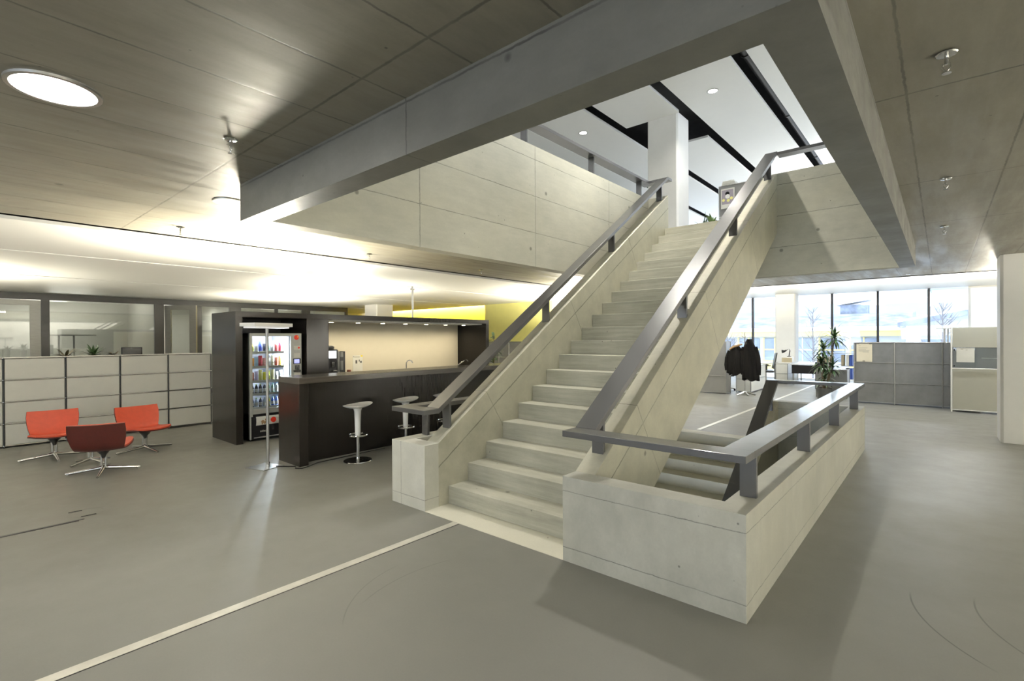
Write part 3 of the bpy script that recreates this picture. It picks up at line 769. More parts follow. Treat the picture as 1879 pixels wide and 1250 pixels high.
MB().box(-6.88, -6.28, 3.045, 8.75, 1.075, 1.152).build('worktop', 'wood_top', c, world=True, bevel=0.002)
MB().box(-6.50, -6.46, 3.165, 8.75, 0.0, 1.075).build('front_panel', 'wood', c, world=True)
MB().box(-6.86, -6.50, 3.165, 8.75, 0.02, 0.06).build('plinth', 'black', c, world=True)
# post from the ceiling to the bar unit
p = thing('supply_pole', 'thin grey supply pole from the ceiling down to the bar unit top', 'pole', (-9.2, 7.14, 2.1))
MB().tube([(-9.2, 7.14, 2.105), (-9.2, 7.14, 2.90)], 0.022, 12).build('pole', 'steel', p, world=True, smooth=True)
MB().cbox(-9.2, 7.14, 2.80, 0.07, 0.07, 0.04).build('bracket', 'steel', p, world=True)

# vending machine
v = thing('vending_machine', 'snack and bottle vending machine lit from inside, in the dark niche', 'vending machine', (-8.8, 3.7, 0))
VX, VY0, VY1 = -8.43, 3.275, 4.135
m = MB().box(-9.2, VX-0.05, VY0, VY0+0.03, 0.03, 1.76).box(-9.2, VX-0.05, VY1-0.03, VY1, 0.03, 1.76).box(-9.2, VX-0.05, VY0, VY1, 1.73, 1.76).box(-9.2, -9.17, VY0, VY1, 0.03, 1.76).box(-9.2, VX-0.05, VY0, VY1, 0.03, 0.45)
m.build('cabinet_body', 'vend_side', v, world=True)
m = MB()
m.box(VX-0.05, VX, VY0, VY0+0.045, 0.40, 1.76); m.box(VX-0.05, VX, VY0+0.045, 3.95, 1.71, 1.76); m.box(VX-0.05, VX, VY0+0.045, 3.95, 0.44, 0.52)
m.box(VX-0.05, VX, 3.95, VY1, 0.03, 1.76); m.box(VX-0.05, VX, VY0, VY0+0.02, 0.03, 0.40)
m.build('door_frame', 'vend_grey', v, world=True, bevel=0.003)
MB().box(VX-0.05, VX-0.005, VY0+0.02, 3.95, 0.045, 0.44).build('lower_panel', 'black', v, world=True, bevel=0.004)
m = MB()
for i in range(9):
    a0, a1 = -0.9+0.2*i, -0.9+0.2*(i+1)
    z0, z1 = 0.325+0.105*math.sin(a0), 0.325+0.105*math.sin(a1)
    x0, x1 = VX-0.045+0.055*math.cos(a0), VX-0.045+0.055*math.cos(a1)
    m.add([(x0, 3.37, z0), (x0, 3.93, z0), (x1, 3.93, z1), (x1, 3.37, z1)], [(0, 1, 2, 3)])
o = m.build('delivery_flap', 'paper', v, world=True, smooth=True)
md = o.modifiers.new('thick', 'SOLIDIFY'); md.thickness = 0.004
m = MB()
for (y, z, r) in ((3.47, 0.31, 0.028), (3.50, 0.285, 0.015), (3.46, 0.275, 0.012), (3.525, 0.335, 0.022), (3.51, 0.30, 0.013)): m.disc((VX+0.0125, y, z), r, 'x', 10, 0.003)
m.build('flap_print', 'brown_lining', v, world=True)
MB().disc((VX+0.012, 3.64, 0.325), 0.045, 'x', 20, 0.003).build('flap_apple', 'logo_red', v, world=True)
text_mesh('lettering', 'selecta', 0.05, 'usm', v, (VX-0.004+8.8, 3.50-3.7, 0.155), (PI/2, 0, PI/2))
MB().box(VX-0.05, VX+0.004, VY0+0.06, 3.95, 0.05, 0.065).build('kick_strip', 'vend_grey', v, world=True)
m = MB().box(-9.16, VX-0.06, VY0+0.035, VY0+0.045, 0.46, 1.72).box(-9.16, VX-0.06, 3.94, 3.95, 0.46, 1.72).box(-9.165, -9.155, VY0+0.035, 3.95, 0.46, 1.72)
m.build('interior', 'vend_in', v, world=True)
SHZ = [1.44, 1.20, 0.965, 0.755, 0.53]
for z in SHZ:
    s = MB().box(-9.14, VX-0.07, VY0+0.05, 3.86, z-0.012, z).build('shelf', 'vend_in', v, world=True)
    MB().box(VX-0.075, VX-0.067, VY0+0.05, 3.86, z-0.02, z+0.022).build('price_rail', 'paper' if z > 1 else 'white', v, world=True)
MB().box(VX-0.12, VX-0.06, 3.875, 3.935, 0.56, 1.70).build('light_tube', 'glow_cool', v, world=True)
MB().box(VX-0.028, VX-0.022, VY0+0.045, 3.95, 0.52, 1.71).build('window_pane', 'glass', v, world=True)
area('vending_light', (VX-0.10+8.8, 3.86-3.7, 1.15), (PI/2, 0, PI), 0.06, 1.1, 45, (0.85, 0.92, 1), v)
area('vending_light', (VX-0.12+8.8, 3.6-3.7, 1.70), (0, 0.35, 0), 0.05, 0.5, 45, (0.85, 0.92, 1), v)
# pay panel
MB().disc((VX, 4.045, 1.69), 0.042, 'x', 28, 0.004).build('round_logo', 'logo_red', v, world=True)
MB().prism([(4.055, 1.705), (4.08, 1.712), (4.066, 1.685)], 'x', VX+0.004, VX+0.006).build('logo_triangle', 'logo_yellow', v, world=True)  # small yellow triangle on the red logo
for (za, zb) in ((1.475, 1.545), (1.34, 1.42), (1.04, 1.08)): MB().box(VX, VX+0.003, 4.0, 4.105, za, zb).build('sticker', 'paper', v, world=True)
MB().disc((VX+0.003, 4.085, 1.512), 0.018, 'x', 14, 0.002).build('sticker_dot', 'logo_red', v, world=True)
MB().box(VX, VX+0.008, 3.985, 4.115, 1.235, 1.325).build('display_bezel', 'black', v, world=True)
MB().box(VX+0.008, VX+0.010, 4.0, 4.09, 1.245, 1.312).build('display', 'screen_blue', v, world=True)
m = MB()
for i in range(3):
    for j in range(4): m.cbox(VX+0.006, 4.025+0.028*i, 1.20-0.022*j, 0.012, 0.02, 0.016)
m.build('keypad', 'black', v, world=True)
MB().box(VX, VX+0.012, 3.99, 4.115, 1.095, 1.13).build('coin_slot', 'frame', v, world=True)
m = MB()
for i in range(5): m.box(VX, VX+0.004, 4.005+0.021*i, 4.018+0.021*i, 0.96, 1.03)
m.build('barcode_sticker', 'black', v, world=True)
# goods in the machine, every one its own thing
def colmat(name, c): 
    if name not in M: M[name] = plain(name, c, 0.35, var=0.12, scale=25)
    return name
rows = [
 ('top shelf', [('yellow', (.75, .75, .10)), ('white', (.8, .8, .78)), ('blue', (.08, .13, .55)), ('black', (.03, .03, .05)), ('mint green', (.45, .70, .55)), ('silver', (.7, .7, .72)), ('red and white', (.65, .12, .12)), ('crimson', (.50, .03, .06))]),
 ('second shelf', [('orange', (.90, .35, .02)), ('pale blue', (.40, .60, .80)), ('crimson', (.55, .04, .08)), ('pink', (.80, .35, .35)), ('white', (.8, .8, .78)), ('cream', (.75, .72, .50)), ('red', (.75, .12, .05)), ('gold', (.80, .60, .10))]),
 ('third shelf', [('red and cream', (.70, .25, .15)), ('pale violet', (.60, .50, .70)), ('lemon', (.85, .80, .25)), ('bright yellow', (.85, .80, .05)), ('lime yellow', (.70, .78, .10)), ('pale yellow', (.80, .78, .40)), ('white', (.8, .8, .8)), ('silver', (.6, .6, .62))])]
place = ['far left', 'second from left', 'third from left', 'fourth from left', 'fifth from left', 'sixth from left', 'seventh from left', 'far right']
for ri, (rn, cols) in enumerate(rows):
    for i, (cn, cc) in enumerate(cols):
        y = 3.355+0.066*i; z = SHZ[ri]
        h = 0.15+0.02*((i*7) % 3); w = 0.031
        mat = colmat(cn.replace(' ', '_')+'_foil', cc)
        m = MB()
        vs = []; n = 8
        for q, (zz, tx, tw) in enumerate(((0, 0.004, 0.95), (0.03, 0.018, 1), (h*0.55, 0.020, 1), (h-0.02, 0.008, 0.97), (h, 0.002, 1))):
            for kx in range(n):
                t = 2*PI*kx/n
                vs.append((tx*math.cos(t), w*tw*math.sin(t), zz))
        fs = [(q*n+kx, q*n+(kx+1) % n, (q+1)*n+(kx+1) % n, (q+1)*n+kx) for q in range(4) for kx in range(n)] + [tuple(reversed(range(n))), tuple(range(4*n, 5*n))]
        m.add(vs, fs)
        o = m.build('snack_bag', mat, smooth=True)
        o.location = (VX-0.11, y, z+0.0005)
        o.rotation_euler = (0, 0.0, random.uniform(-.2, .2))
        tag(o, f'{cn} snack bag, {place[i]} on the {rn} of the vending machine', 'snack bag', 'snack bags in the vending machine')
brow = [('fourth shelf', [(.02, .02, .02), (.02, .02, .02), (.02, .02, .02), (.03, .03, .04), (.25, .45, .25), (.35, .55, .45), (.6, .7, .7), (.1, .3, .1)], ['yellow-capped dark', 'green-capped dark', 'lime-capped dark', 'white-capped dark', 'pale green', 'clear green', 'clear', 'dark green']),
        ('bottom shelf', [(.03, .04, .08), (.5, .6, .75), (.03, .04, .08), (.55, .62, .7), (.80, .75, .05), (.05, .12, .55), (.1, .2, .6), (.5, .6, .8)], ['dark blue', 'pale blue', 'navy', 'silvery', 'yellow', 'royal blue', 'bright blue', 'ice blue'])]
caps = [(.8, .75, .1), (.3, .6, .1), (.55, .7, .1), (.8, .8, .8), (.3, .6, .2), (.2, .5, .6), (.1, .3, .8), (.8, .8, .8)]
for ri, (rn, cols, nms) in enumerate(brow):
    for i in range(8):
        y = 3.355+0.066*i; z = SHZ[3+ri]
        t = thing('drink_bottle', f'{nms[i]} drink bottle, {place[i]} on the {rn} of the vending machine', 'bottle', (VX-0.115, y, z+0.0005), group='drink bottles in the vending machine')
        MB().lathe([(0.022, 0), (0.026, 0.008), (0.026, 0.10), (0.020, 0.125), (0.010, 0.145), (0.010, 0.155)], n=12).build('bottle', colmat(nms[i].replace(' ', '_').replace('-', '_')+'_drink', cols[i]), t, smooth=True)
        MB().lathe([(0.0265, 0.035), (0.0268, 0.04), (0.0268, 0.085), (0.0265, 0.09)], n=12).build('bottle_label', 'paper' if i % 2 == 0 or ri else 'white', t, smooth=True)
        MB().cyl((0, 0, 0.150), 0.012, 0.014, 10).build('cap', colmat('cap_colour_%s' % 'abcdefgh'[i], caps[i]), t)

# things on the back worktop
cm = thing('coffee_machine', 'black and silver coffee machine with lit white screen on the bar', 'coffee machine', (-8.95, 4.83, 0.90))
MB().box(-9.30, -8.72, 4.66, 4.985, 0.90, 1.46).build('body', 'black', cm, world=True, bevel=0.01)
MB().lathe([(0.13, 0), (0.14, 0.05), (0.11, 0.07)], (-8.85, 4.83, 1.46), 24).build('bean_hopper', 'frame', cm, world=True, smooth=True)
MB().box(-8.72, -8.705, 4.70, 4.985, 1.28, 1.45).build('screen_bezel', 'frame', cm, world=True, bevel=0.003)
MB().box(-8.705, -8.70, 4.72, 4.945, 1.295, 1.435).build('screen', 'screen', cm, world=True)
MB().cbox(-8.69, 4.86, 1.18, 0.06, 0.05, 0.10).build('spout', 'chrome', cm, world=True, bevel=0.008)
m = MB(); m.torus((-8.68, 4.90, 1.06), 0.04, 0.008, 20, 6); m.build('steam_knob', 'chrome', cm, world=True, smooth=True)
MB().box(-8.72, -8.60, 4.70, 4.96, 0.90, 0.93).build('drip_tray', 'steel', cm, world=True)
cc = thing('cup_cabinet', 'slim silver and black milk cooler beside the coffee machine', 'cooler', (-8.95, 5.08, 0.90))
MB().box(-9.25, -8.75, 5.0, 5.045, 0.90, 1.42).build('silver_side', 'alu', cc, world=True, bevel=0.003)
MB().box(-9.25, -8.75, 5.045, 5.16, 0.90, 1.42).build('body', 'frame', cc, world=True, bevel=0.003)
MB().box(-8.75, -8.745, 5.055, 5.115, 1.31, 1.41).build('panel', 'alu', cc, world=True); MB().box(-8.75, -8.745, 5.055, 5.115, 1.06, 1.24).build('panel', 'alu', cc, world=True)
nt = thing('notice', 'small white notice with dark pictures on the cream bar back wall', 'notice', (-9.36, 5.8, 1.2))
MB().box(-9.369, -9.364, 5.70, 5.93, 0.98, 1.31).build('sheet', 'paper', nt, world=True)
m = MB().box(-9.364, -9.362, 5.76, 5.80, 1.14, 1.21).box(-9.364, -9.362, 5.84, 5.86, 1.18, 1.22).box(-9.364, -9.362, 5.87, 5.91, 1.15, 1.19).box(-9.364, -9.362, 5.71, 5.725, 1.275, 1.295)
m.build('print', 'ink', nt, world=True)
MB().box(-9.364, -9.362, 5.73, 5.86, 1.27, 1.285).build('heading', 'ink_lite', nt, world=True)
MB().box(-9.364, -9.362, 5.885, 5.93, 1.28, 1.31).build('corner_mark', 'logo_yellow', nt, world=True)
tp = thing('tap', 'curved chrome tap at the bar sink under the cream wall', 'tap', (-8.95, 6.85, 0.90))
MB().tube([(-9.0, 6.80, 0.90), (-9.0, 6.80, 1.12), (-8.98, 6.815, 1.165), (-8.94, 6.84, 1.18), (-8.90, 6.87, 1.165), (-8.885, 6.885, 1.12)], 0.013, 10).build('spout', 'chrome', tp, world=True, smooth=True)
MB().cyl((-9.0, 6.80, 0.90), 0.024, 0.03, 16).build('base', 'chrome', tp, world=True, smooth=True)
tp = thing('tap', 'slanting chrome tap at the far end of the bar near the dark side panel', 'tap', (-8.95, 8.55, 0.90))
MB().tube([(-8.95, 8.30, 0.90), (-8.95, 8.30, 1.0), (-8.92, 8.42, 1.08), (-8.90, 8.55, 1.14), (-8.89, 8.60, 1.10)], 0.013, 10).build('spout', 'chrome', tp, world=True, smooth=True)
MB().cyl((-8.95, 8.30, 0.90), 0.024, 0.03, 16).build('base', 'chrome', tp, world=True, smooth=True)
bw = MB().lathe([(0.05, 0), (0.12, 0.10), (0.115, 0.10), (0.045, 0.01)], (-8.9, 7.75, 0.901), 24).build('bowl', 'white', smooth=True)
tag(bw, 'white bowl on the back worktop near the dark end panel', 'bowl')
for i, (y, r, lb) in enumerate(((5.30, 0.04, 'small red-brown tin beside the cooler on the worktop'),)):
    tag(MB().lathe([(r, 0), (r, 0.14), (r*0.8, 0.15)], (-8.85, y, 0.901), 16).build('tin', colmat('rust_tin', (.25, .07, .03)), smooth=True), lb, 'tin')

# bar stools
def make_stool():
    t = thing('bar_stool', 'white bar stool on a round chrome foot, nearest the counter corner', 'bar stool', (-5.995, 3.715, 0), math.radians(0), 'white bar stools along the counter')
    MB().lathe([(0.185, 0.0), (0.19, 0.006), (0.185, 0.014), (0.05, 0.020), (0.035, 0.024)], n=40).build('foot_disc', 'chrome', t, smooth=True)
    MB().tube([(0, 0, 0.02), (0, 0, 0.36)], 0.022, 20).build('gas_column', 'chrome', t, smooth=True)
    MB().lathe([(0.034, 0.33), (0.040, 0.55), (0.046, 0.68), (0.058, 0.715), (0.10, 0.735)], n=24).build('sleeve', 'plastic_white', t, smooth=True)
    m = MB(); m.torus((0, 0, 0.355), 0.122, 0.014, 32, 8)
    for a in (0, 2*PI/3, 4*PI/3): m.tube([(0.03*math.cos(a), 0.03*math.sin(a), 0.345), (0.115*math.cos(a), 0.115*math.sin(a), 0.352)], 0.008, 8)
    m.build('footring', 'chrome', t, smooth=True)
    # saddle shaped seat: high rounded rear, thin forward lip
    m = MB(); NR, NA = 8, 36; top = []; bot = []
    def sz(u, w):  # u along the seat (-1 front lip ... 1 rear), w across
        return 0.762 + 0.012*u + 0.022*u*u - 0.012*u*u*u*0 - 0.008*(1-w*w)
    vs = []
    for s, off in ((0, 0.0), (1, -0.032)):
        for i in range(NR+1):
            r = i/NR
            for j in range(NA):
                a = 2*PI*j/NA
                u, w = r*math.cos(a), r*math.sin(a)
                z = sz(u, w)
                if s: z = z - 0.030*(1-r**4) - 0.004
                vs.append((w*0.165*(1+0.08*u), u*0.205, z))
    fs = []
    N = (NR+1)*NA
    for i in range(NR):
        for j in range(NA):
            a, b_, c_, d_ = i*NA+j, i*NA+(j+1) % NA, (i+1)*NA+(j+1) % NA, (i+1)*NA+j
            fs.append((a, d_, c_, b_)); fs.append((N+a, N+b_, N+c_, N+d_))
    for j in range(NA):
        a, b_ = NR*NA+j, NR*NA+(j+1) % NA
        fs.append((a, N+a, N+b_, b_))
    m.add(vs, fs)
    m.build('seat', 'plastic_white', t, smooth=True)
    return t
s0 = make_stool()
dup(s0, (-5.995, 4.51, 0), math.radians(6), 'second white bar stool, behind the concrete newel block')
dup(s0, (-5.995, 5.28, 0), math.radians(0), 'third white bar stool, farthest, mostly hidden by the handrail')

# ------------------------------------------------------------------ red lounge chairs
def make_chair():
    t = thing('lounge_chair', 'red lounge chair at left, facing the camera, on a steel star base', 'lounge chair', (-9.49, 1.06, 0), math.radians(-4), 'red lounge chairs by the storage wall')
    W = 0.57
    prof = [(0.315, 0.318), (0.27, 0.324), (0.20, 0.320), (0.10, 0.306), (-0.02, 0.290), (-0.11, 0.282), (-0.17, 0.288), (-0.215, 0.325), (-0.245, 0.38), (-0.275, 0.46), (-0.302, 0.55), (-0.33, 0.632)]
    def half(i):
        s = i/(len(prof)-1)
        return W/2*[0.70, 0.86, 0.95, 0.97, 0.94, 0.88, 0.86, 0.88, 0.93, 0.98, 1.0, 0.975][i]
    NX = 14
    def shell(off, thick, name, mat, inset=0.0):
        vs = []; n = len(prof)
        for side in (0, 1):
            for i in range(n):
                p = Vector((prof[i][0], 0, prof[i][1]))
                d = Vector((prof[min(i+1, n-1)][0]-prof[max(i-1, 0)][0], 0, prof[min(i+1, n-1)][1]-prof[max(i-1, 0)][1])).normalized()
                nr = Vector((d.z, 0, -d.x))
                if nr.x + nr.z < 0: nr = -nr
                w = half(i)-inset
                for j in range(NX+1):
                    y = -w + 2*w*j/NX
                    q = (y/w)
                    cup = 0.020*q*q     # the shell curls up and forward at its edges
                    o = off + (thick if side else 0)
                    p2 = p + nr*(o+cup)
                    vs.append((p2.x, y, p2.z))
        m = MB(); K = NX+1; N = n*K; fs = []
        for i in range(n-1):
            for j in range(NX):
                a, b_, c_, d_ = i*K+j, i*K+j+1, (i+1)*K+j+1, (i+1)*K+j
                fs.append((a, b_, c_, d_)); fs.append((N+a, N+d_, N+c_, N+b_))
        for i in range(n-1):
            for j in (0, NX):
                a, d_ = i*K+j, (i+1)*K+j
                fs.append((a, d_, N+d_, N+a) if j == 0 else (a, N+a, N+d_, d_))
        for i in (0, n-1):
            for j in range(NX):
                a, b_ = i*K+j, i*K+j+1
                fs.append((a, N+a, N+b_, b_) if i == 0 else (a, b_, N+b_, N+a))
        m.add(vs, fs)
        return m.build(name, mat, t, smooth=True)
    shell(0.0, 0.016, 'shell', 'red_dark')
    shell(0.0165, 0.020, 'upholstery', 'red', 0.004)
    # flared aluminium bracket, twin column, four-spoke base
    MB().lathe([(0.022, 0.18), (0.035, 0.22), (0.075, 0.265), (0.085, 0.285)], n=20, sx=1.3, sy=0.9).build('seat_bracket', 'frame', t, smooth=True)
    MB().tube([(0.0, 0.022, 0.05), (0, 0.022, 0.24)], 0.014, 12).tube([(0.0, -0.022, 0.05), (0, -0.022, 0.24)], 0.014, 12).build('column', 'chrome', t, smooth=True)
    for q in range(4):
        a = q*PI/2 + math.radians(4)
        l = MB().tube([(0.0, 0, 0.062), (0.06*math.cos(a), 0.06*math.sin(a), 0.050), (0.37*math.cos(a), 0.37*math.sin(a), 0.016)], [0.028, 0.021, 0.015], 12).build('spoke', 'chrome', t, smooth=True)
        MB().lathe([(0.012, 0.0), (0.014, 0.006), (0.010, 0.02)], (0.355*math.cos(a), 0.355*math.sin(a), 0), 12).build('glide', 'steel', l, smooth=True)
    return t
ch = make_chair()
dup(ch, (-7.98, 1.35, 0), math.radians(157), 'red lounge chair seen from behind, its dark back towards the camera')
dup(ch, (-9.07, 2.02, 0), math.radians(8), 'red lounge chair at right of the group, turned toward the bar')
tb = thing('side_table', 'low side table on a chrome star base hidden behind the front chair', 'side table', (-8.68, 1.33, 0))
MB().lathe([(0.19, 0.36), (0.195, 0.368), (0.19, 0.376)], n=36).build('table_top', 'white', tb, smooth=True)
MB().tube([(0.0, 0.02, 0.05), (0, 0.02, 0.36)], 0.012, 12).tube([(0.0, -0.02, 0.05), (0, -0.02, 0.36)], 0.012, 12).build('column', 'chrome', tb, smooth=True)
for q in range(4):
    a = q*PI/2 + math.radians(-62)
    MB().tube([(0.0, 0, 0.062), (0.06*math.cos(a), 0.06*math.sin(a), 0.050), (0.25*math.cos(a), 0.25*math.sin(a), 0.014)], [0.022, 0.016, 0.012], 12).build('spoke', 'chrome', tb, smooth=True)

# ------------------------------------------------------------------ storage wall behind the chairs
def storage(y0, label):
    t = thing('storage_cabinet', label, 'cabinet', (-10.93, y0, 0), group='grey metal storage wall behind the red chairs')
    P = 0.7185; D = 0.37
    m = MB()
    for x in (-D, 0):
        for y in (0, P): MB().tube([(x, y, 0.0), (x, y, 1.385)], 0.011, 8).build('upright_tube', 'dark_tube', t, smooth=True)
    m = MB()
    for z in (0.028, 0.368, 0.707, 1.046, 1.385):
        for x in (-D, 0): m.tube([(x, 0, z), (x, P, z)], 0.010, 8)
        for y in (0, P): m.tube([(-D, y, z), (0, y, z)], 0.010, 8)
        for x in (-D, 0):
            for y in (0, P): m.lathe([(0.0, -0.015), (0.013, -0.008), (0.015, 0), (0.013, 0.008), (0.0, 0.015)], (x, y, z), 8)
    m.build('tube_frame', 'chrome', t, smooth=True)
    for i, z in enumerate((0.028, 0.368, 0.707, 1.046)):
        MB().box(-0.008, 0.004, 0.014, P-0.014, z+0.012, z+0.327).build('panel', 'usm', t, bevel=0.004)
    m = MB().box(-D, -0.010, 0.006, 0.012, 0.03, 1.38).box(-D, -0.010, P-0.012, P-0.006, 0.03, 1.38).box(-D-0.004, -D+0.004, 0.01, P-0.01, 0.03, 1.38)
    m.build('carcass', 'usm', t)
    MB().box(-D+0.01, -0.01, 0.012, P-0.012, 1.381, 1.389).build('top_panel', 'usm', t)
    return t
sb = storage(-0.0715, 'grey storage cabinet cut off by the left picture edge')
for i, lb in enumerate(('grey storage cabinet behind the leftmost red chair', 'grey storage cabinet between the two rear red chairs', 'grey storage cabinet behind the right-hand red chair', 'grey storage cabinet touching the dark bar unit')):
    dup(sb, (-10.93, -0.0715+0.7185*(i+1), 0), 0, lb)
# low sideboard behind, with plants and a monitor looking over the top
tag(MB().box(-12.0, -11.42, 0.9, 3.3, 0, 1.10).build('sideboard', 'usm', bevel=0.004), 'grey sideboard hidden behind the storage wall', 'sideboard')
pot_plant('potted_plant', 'small rosette plant above storage wall, leftmost of the three', (-11.62, 1.455, 1.101), 16, 0.20, 0.026, 'leaf_bronze', potr=0.07, poth=0.27, droop=0.6, tilt=(15, 60), seed=5, group='rosette plants above the storage wall')
pot_plant('potted_plant', 'broad-leaved rosette plant above storage wall, middle of the three', (-11.62, 1.83, 1.101), 20, 0.24, 0.034, 'leaf', potr=0.08, poth=0.25, droop=0.8, stem=0.06, tilt=(10, 75), seed=8, group='rosette plants above the storage wall')
pot_plant('potted_plant', 'small low plant left of the black monitor above storage wall', (-11.62, 2.12, 1.101), 14, 0.18, 0.022, 'leaf_bronze', potr=0.07, poth=0.27, droop=0.5, tilt=(5, 45), seed=9, group='rosette plants above the storage wall')
mo = thing('monitor', 'black computer monitor showing above the grey storage wall', 'monitor', (-11.65, 2.38, 1.10))
MB().box(-11.67, -11.62, 2.24, 2.56, 1.20, 1.525).build('housing', 'black', mo, world=True, bevel=0.006)
MB().box(-11.62, -11.615, 2.26, 2.54, 1.22, 1.505).build('back_cover', 'frame', mo, world=True)
MB().box(-11.70, -11.62, 2.37, 2.43, 1.112, 1.26).box(-11.75, -11.57, 2.30, 2.50, 1.101, 1.113).build('stand', 'black', mo, world=True)

# ------------------------------------------------------------------ glazed office partition at the far left
g = thing('office_partition', 'glazed dark-framed office partition behind the grey storage wall', 'partition', (-17.3, 5, 0))
GX = -17.30
m = MB().box(GX-0.04, GX+0.04, YB, 10.3, 2.70, PZ)
for (a, b_) in ((1.70, 1.86), (4.10, 4.33), (5.13, 5.32), (6.10, 6.45), (7.55, 7.65), (8.5, 8.8), (10.2, 10.3), (-0.6, -0.4)): m.box(GX-0.04, GX+0.04, a, b_, 0, 2.70)
m.box(GX-0.04, GX+0.04, YB, 10.3, 0, 0.08)
m.build('frame', 'frame', g, world=True, bevel=0.003)
for (a, b_) in ((1.86, 4.10), (5.32, 6.10), (6.45, 7.55), (7.65, 8.5), (8.8, 10.2), (-6.4, -0.6)):
    MB().box(GX-0.008, GX+0.008, a, b_, 0.08, 2.70).build('pane', 'glass_office', g, world=True)
def office_door(y0, y1, x, label, rot=0):
    t = thing('door', label, 'door', (x, y0, 0), rot)
    w = y1-y0
    m = MB().box(-0.03, 0.03, 0, 0.16, 0.01, 2.68).box(-0.03, 0.03, w-0.20, w, 0.01, 2.68).box(-0.03, 0.03, 0.16, w-0.20, 2.55, 2.68).box(-0.03, 0.03, 0.16, w-0.20, 0.01, 0.25)
    m.build('leaf_frame', 'alu', t, bevel=0.003)
    MB().box(-0.006, 0.006, 0.16, w-0.20, 0.25, 2.55).build('pane', 'glass_office', t)
    MB().tube([(0.07, w-0.10, 0.95), (0.07, w-0.10, 1.15)], 0.011, 8).build('handle', 'steel', t, smooth=True)
    return t
office_door(0.78, 1.69, -17.27, 'closed glazed grey office door at the left picture edge')
office_door(-0.39, 0.76, -17.27, 'glazed grey office door beyond the left picture edge')
office_door(0, 0.92, -17.25, 'open glazed grey office door standing ajar between dark frames', math.radians(-50)).location = (-17.22, 4.36, 0)
m = MB().box(-21, GX-0.05, 4.20, 4.26, 0, PZ).box(-21, GX-0.05, 6.25, 6.31, 0, PZ).box(-21, GX-0.05, 10.25, 10.3, 0, PZ)
struct(m.build('wall_office', 'office_wall'))
struct(MB().box(-20.9, -20.85, YB, 13, 0, PZ).build('wall_office', 'office_wall'))
t = thing('floor_lamp', 'twin-pole office floor lamp with a wide flat head behind the glass', 'floor lamp', (-19.0, 2.4, 0))
MB().box(-0.12, 0.12, -0.65, 0.65, 1.80, 1.83).build('lamp_head', 'alu', t)
MB().tube([(0, -0.16, 0.01), (0, -0.16, 1.80)], 0.02, 8).build('pole', 'alu', t); MB().tube([(0, 0.16, 0.01), (0, 0.16, 1.80)], 0.02, 8).build('pole', 'alu', t)
MB().box(-0.2, 0.2, -0.3, 0.3, 0, 0.012).build('base_plate', 'alu', t)
area('uplight', (0, 0, 1.85), (PI, 0, 0), 0.2, 1.1, 60, NEUT, t)
for (x, y, pw) in ((-19.2, 5.3, 45), (-19.2, 8.4, 130), (-19.2, -1.5, 40), (-19.6, 2.0, 35)):
    t = thing('office_lamp', 'ceiling lamp inside a glazed office', 'ceiling lamp', (x, y, PZ), group='lamps inside the glazed offices')
    MB().box(-0.1, 0.1, -0.5, 0.5, -0.05, 0).build('housing', 'white', t)
    MB().box(-0.09, 0.09, -0.48, 0.48, -0.055, -0.05).build('diffuser', 'glow_soft', t)
    area('lamp_light', (0, 0, -0.06), (0, 0, 0), 0.15, 0.9, pw, NEUT, t)

# ------------------------------------------------------------------ yellow walls
struct(MB().box(-12.40, -9.40, 12.85, 13.02, 0, 3.15).build('wall_yellow', 'yellow'))
struct(MB().box(-9.40, -9.30, 12.85, YF, 0, 3.15).build('wall_yellow', 'white'))
struct(MB().box(-20.9, -12.40, 13.60, 13.75, 0, 3.42).build('wall_yellow', 'yellow_deep'))
struct(MB().box(-12.45, -12.401, 12.9, 13.60, 0, 3.3).build('wall_yellow', 'yellow_deep'))
t = thing('cove_light', 'linear cove light washing the deep yellow wall from above', 'cove light', (-16.5, 13.20, 3.0))
MB().box(-20.5, -12.6, 13.16, 13.24, 3.02, 3.08).build('housing', 'white', t, world=True)
MB().box(-20.4, -12.7, 13.24, 13.25, 3.03, 3.07).build('diffuser', 'glow', t, world=True)
area('cove_lamp', (0, 0.08, 0.04), (PI/2-0.45, 0, 0), 7.6, 0.05, 260, (1, 0.97, 0.88), t)
m = thing('cabinet', 'light grey cabinet run in front of the yellow wall', 'cabinet', (-10.6, 12.0, 0))
MB().box(-11.8, -9.5, 11.9, 12.3, 0.02, 1.55).build('body', 'usm_cool', m, world=True, bevel=0.004)
mm = MB()
for x in (-11.8, -10.85, -10.42, -9.5): mm.tube([(x, 11.89, 0), (x, 11.89, 1.56)], 0.012, 8)
for z in (0.35, 0.70, 1.05, 1.55): mm.tube([(-11.8, 11.89, z), (-9.5, 11.89, z)], 0.010, 8)
mm.build('tube_frame', 'chrome', m, world=True, smooth=True)
pot_plant('potted_plant', 'leafy indoor plant between the bar unit and the yellow wall', (-9.6, 10.3, 0), 46, 0.28, 0.05, 'leaf', potr=0.18, poth=0.4, stem=1.35, droop=0.7, tilt=(-10, 60), seed=12)

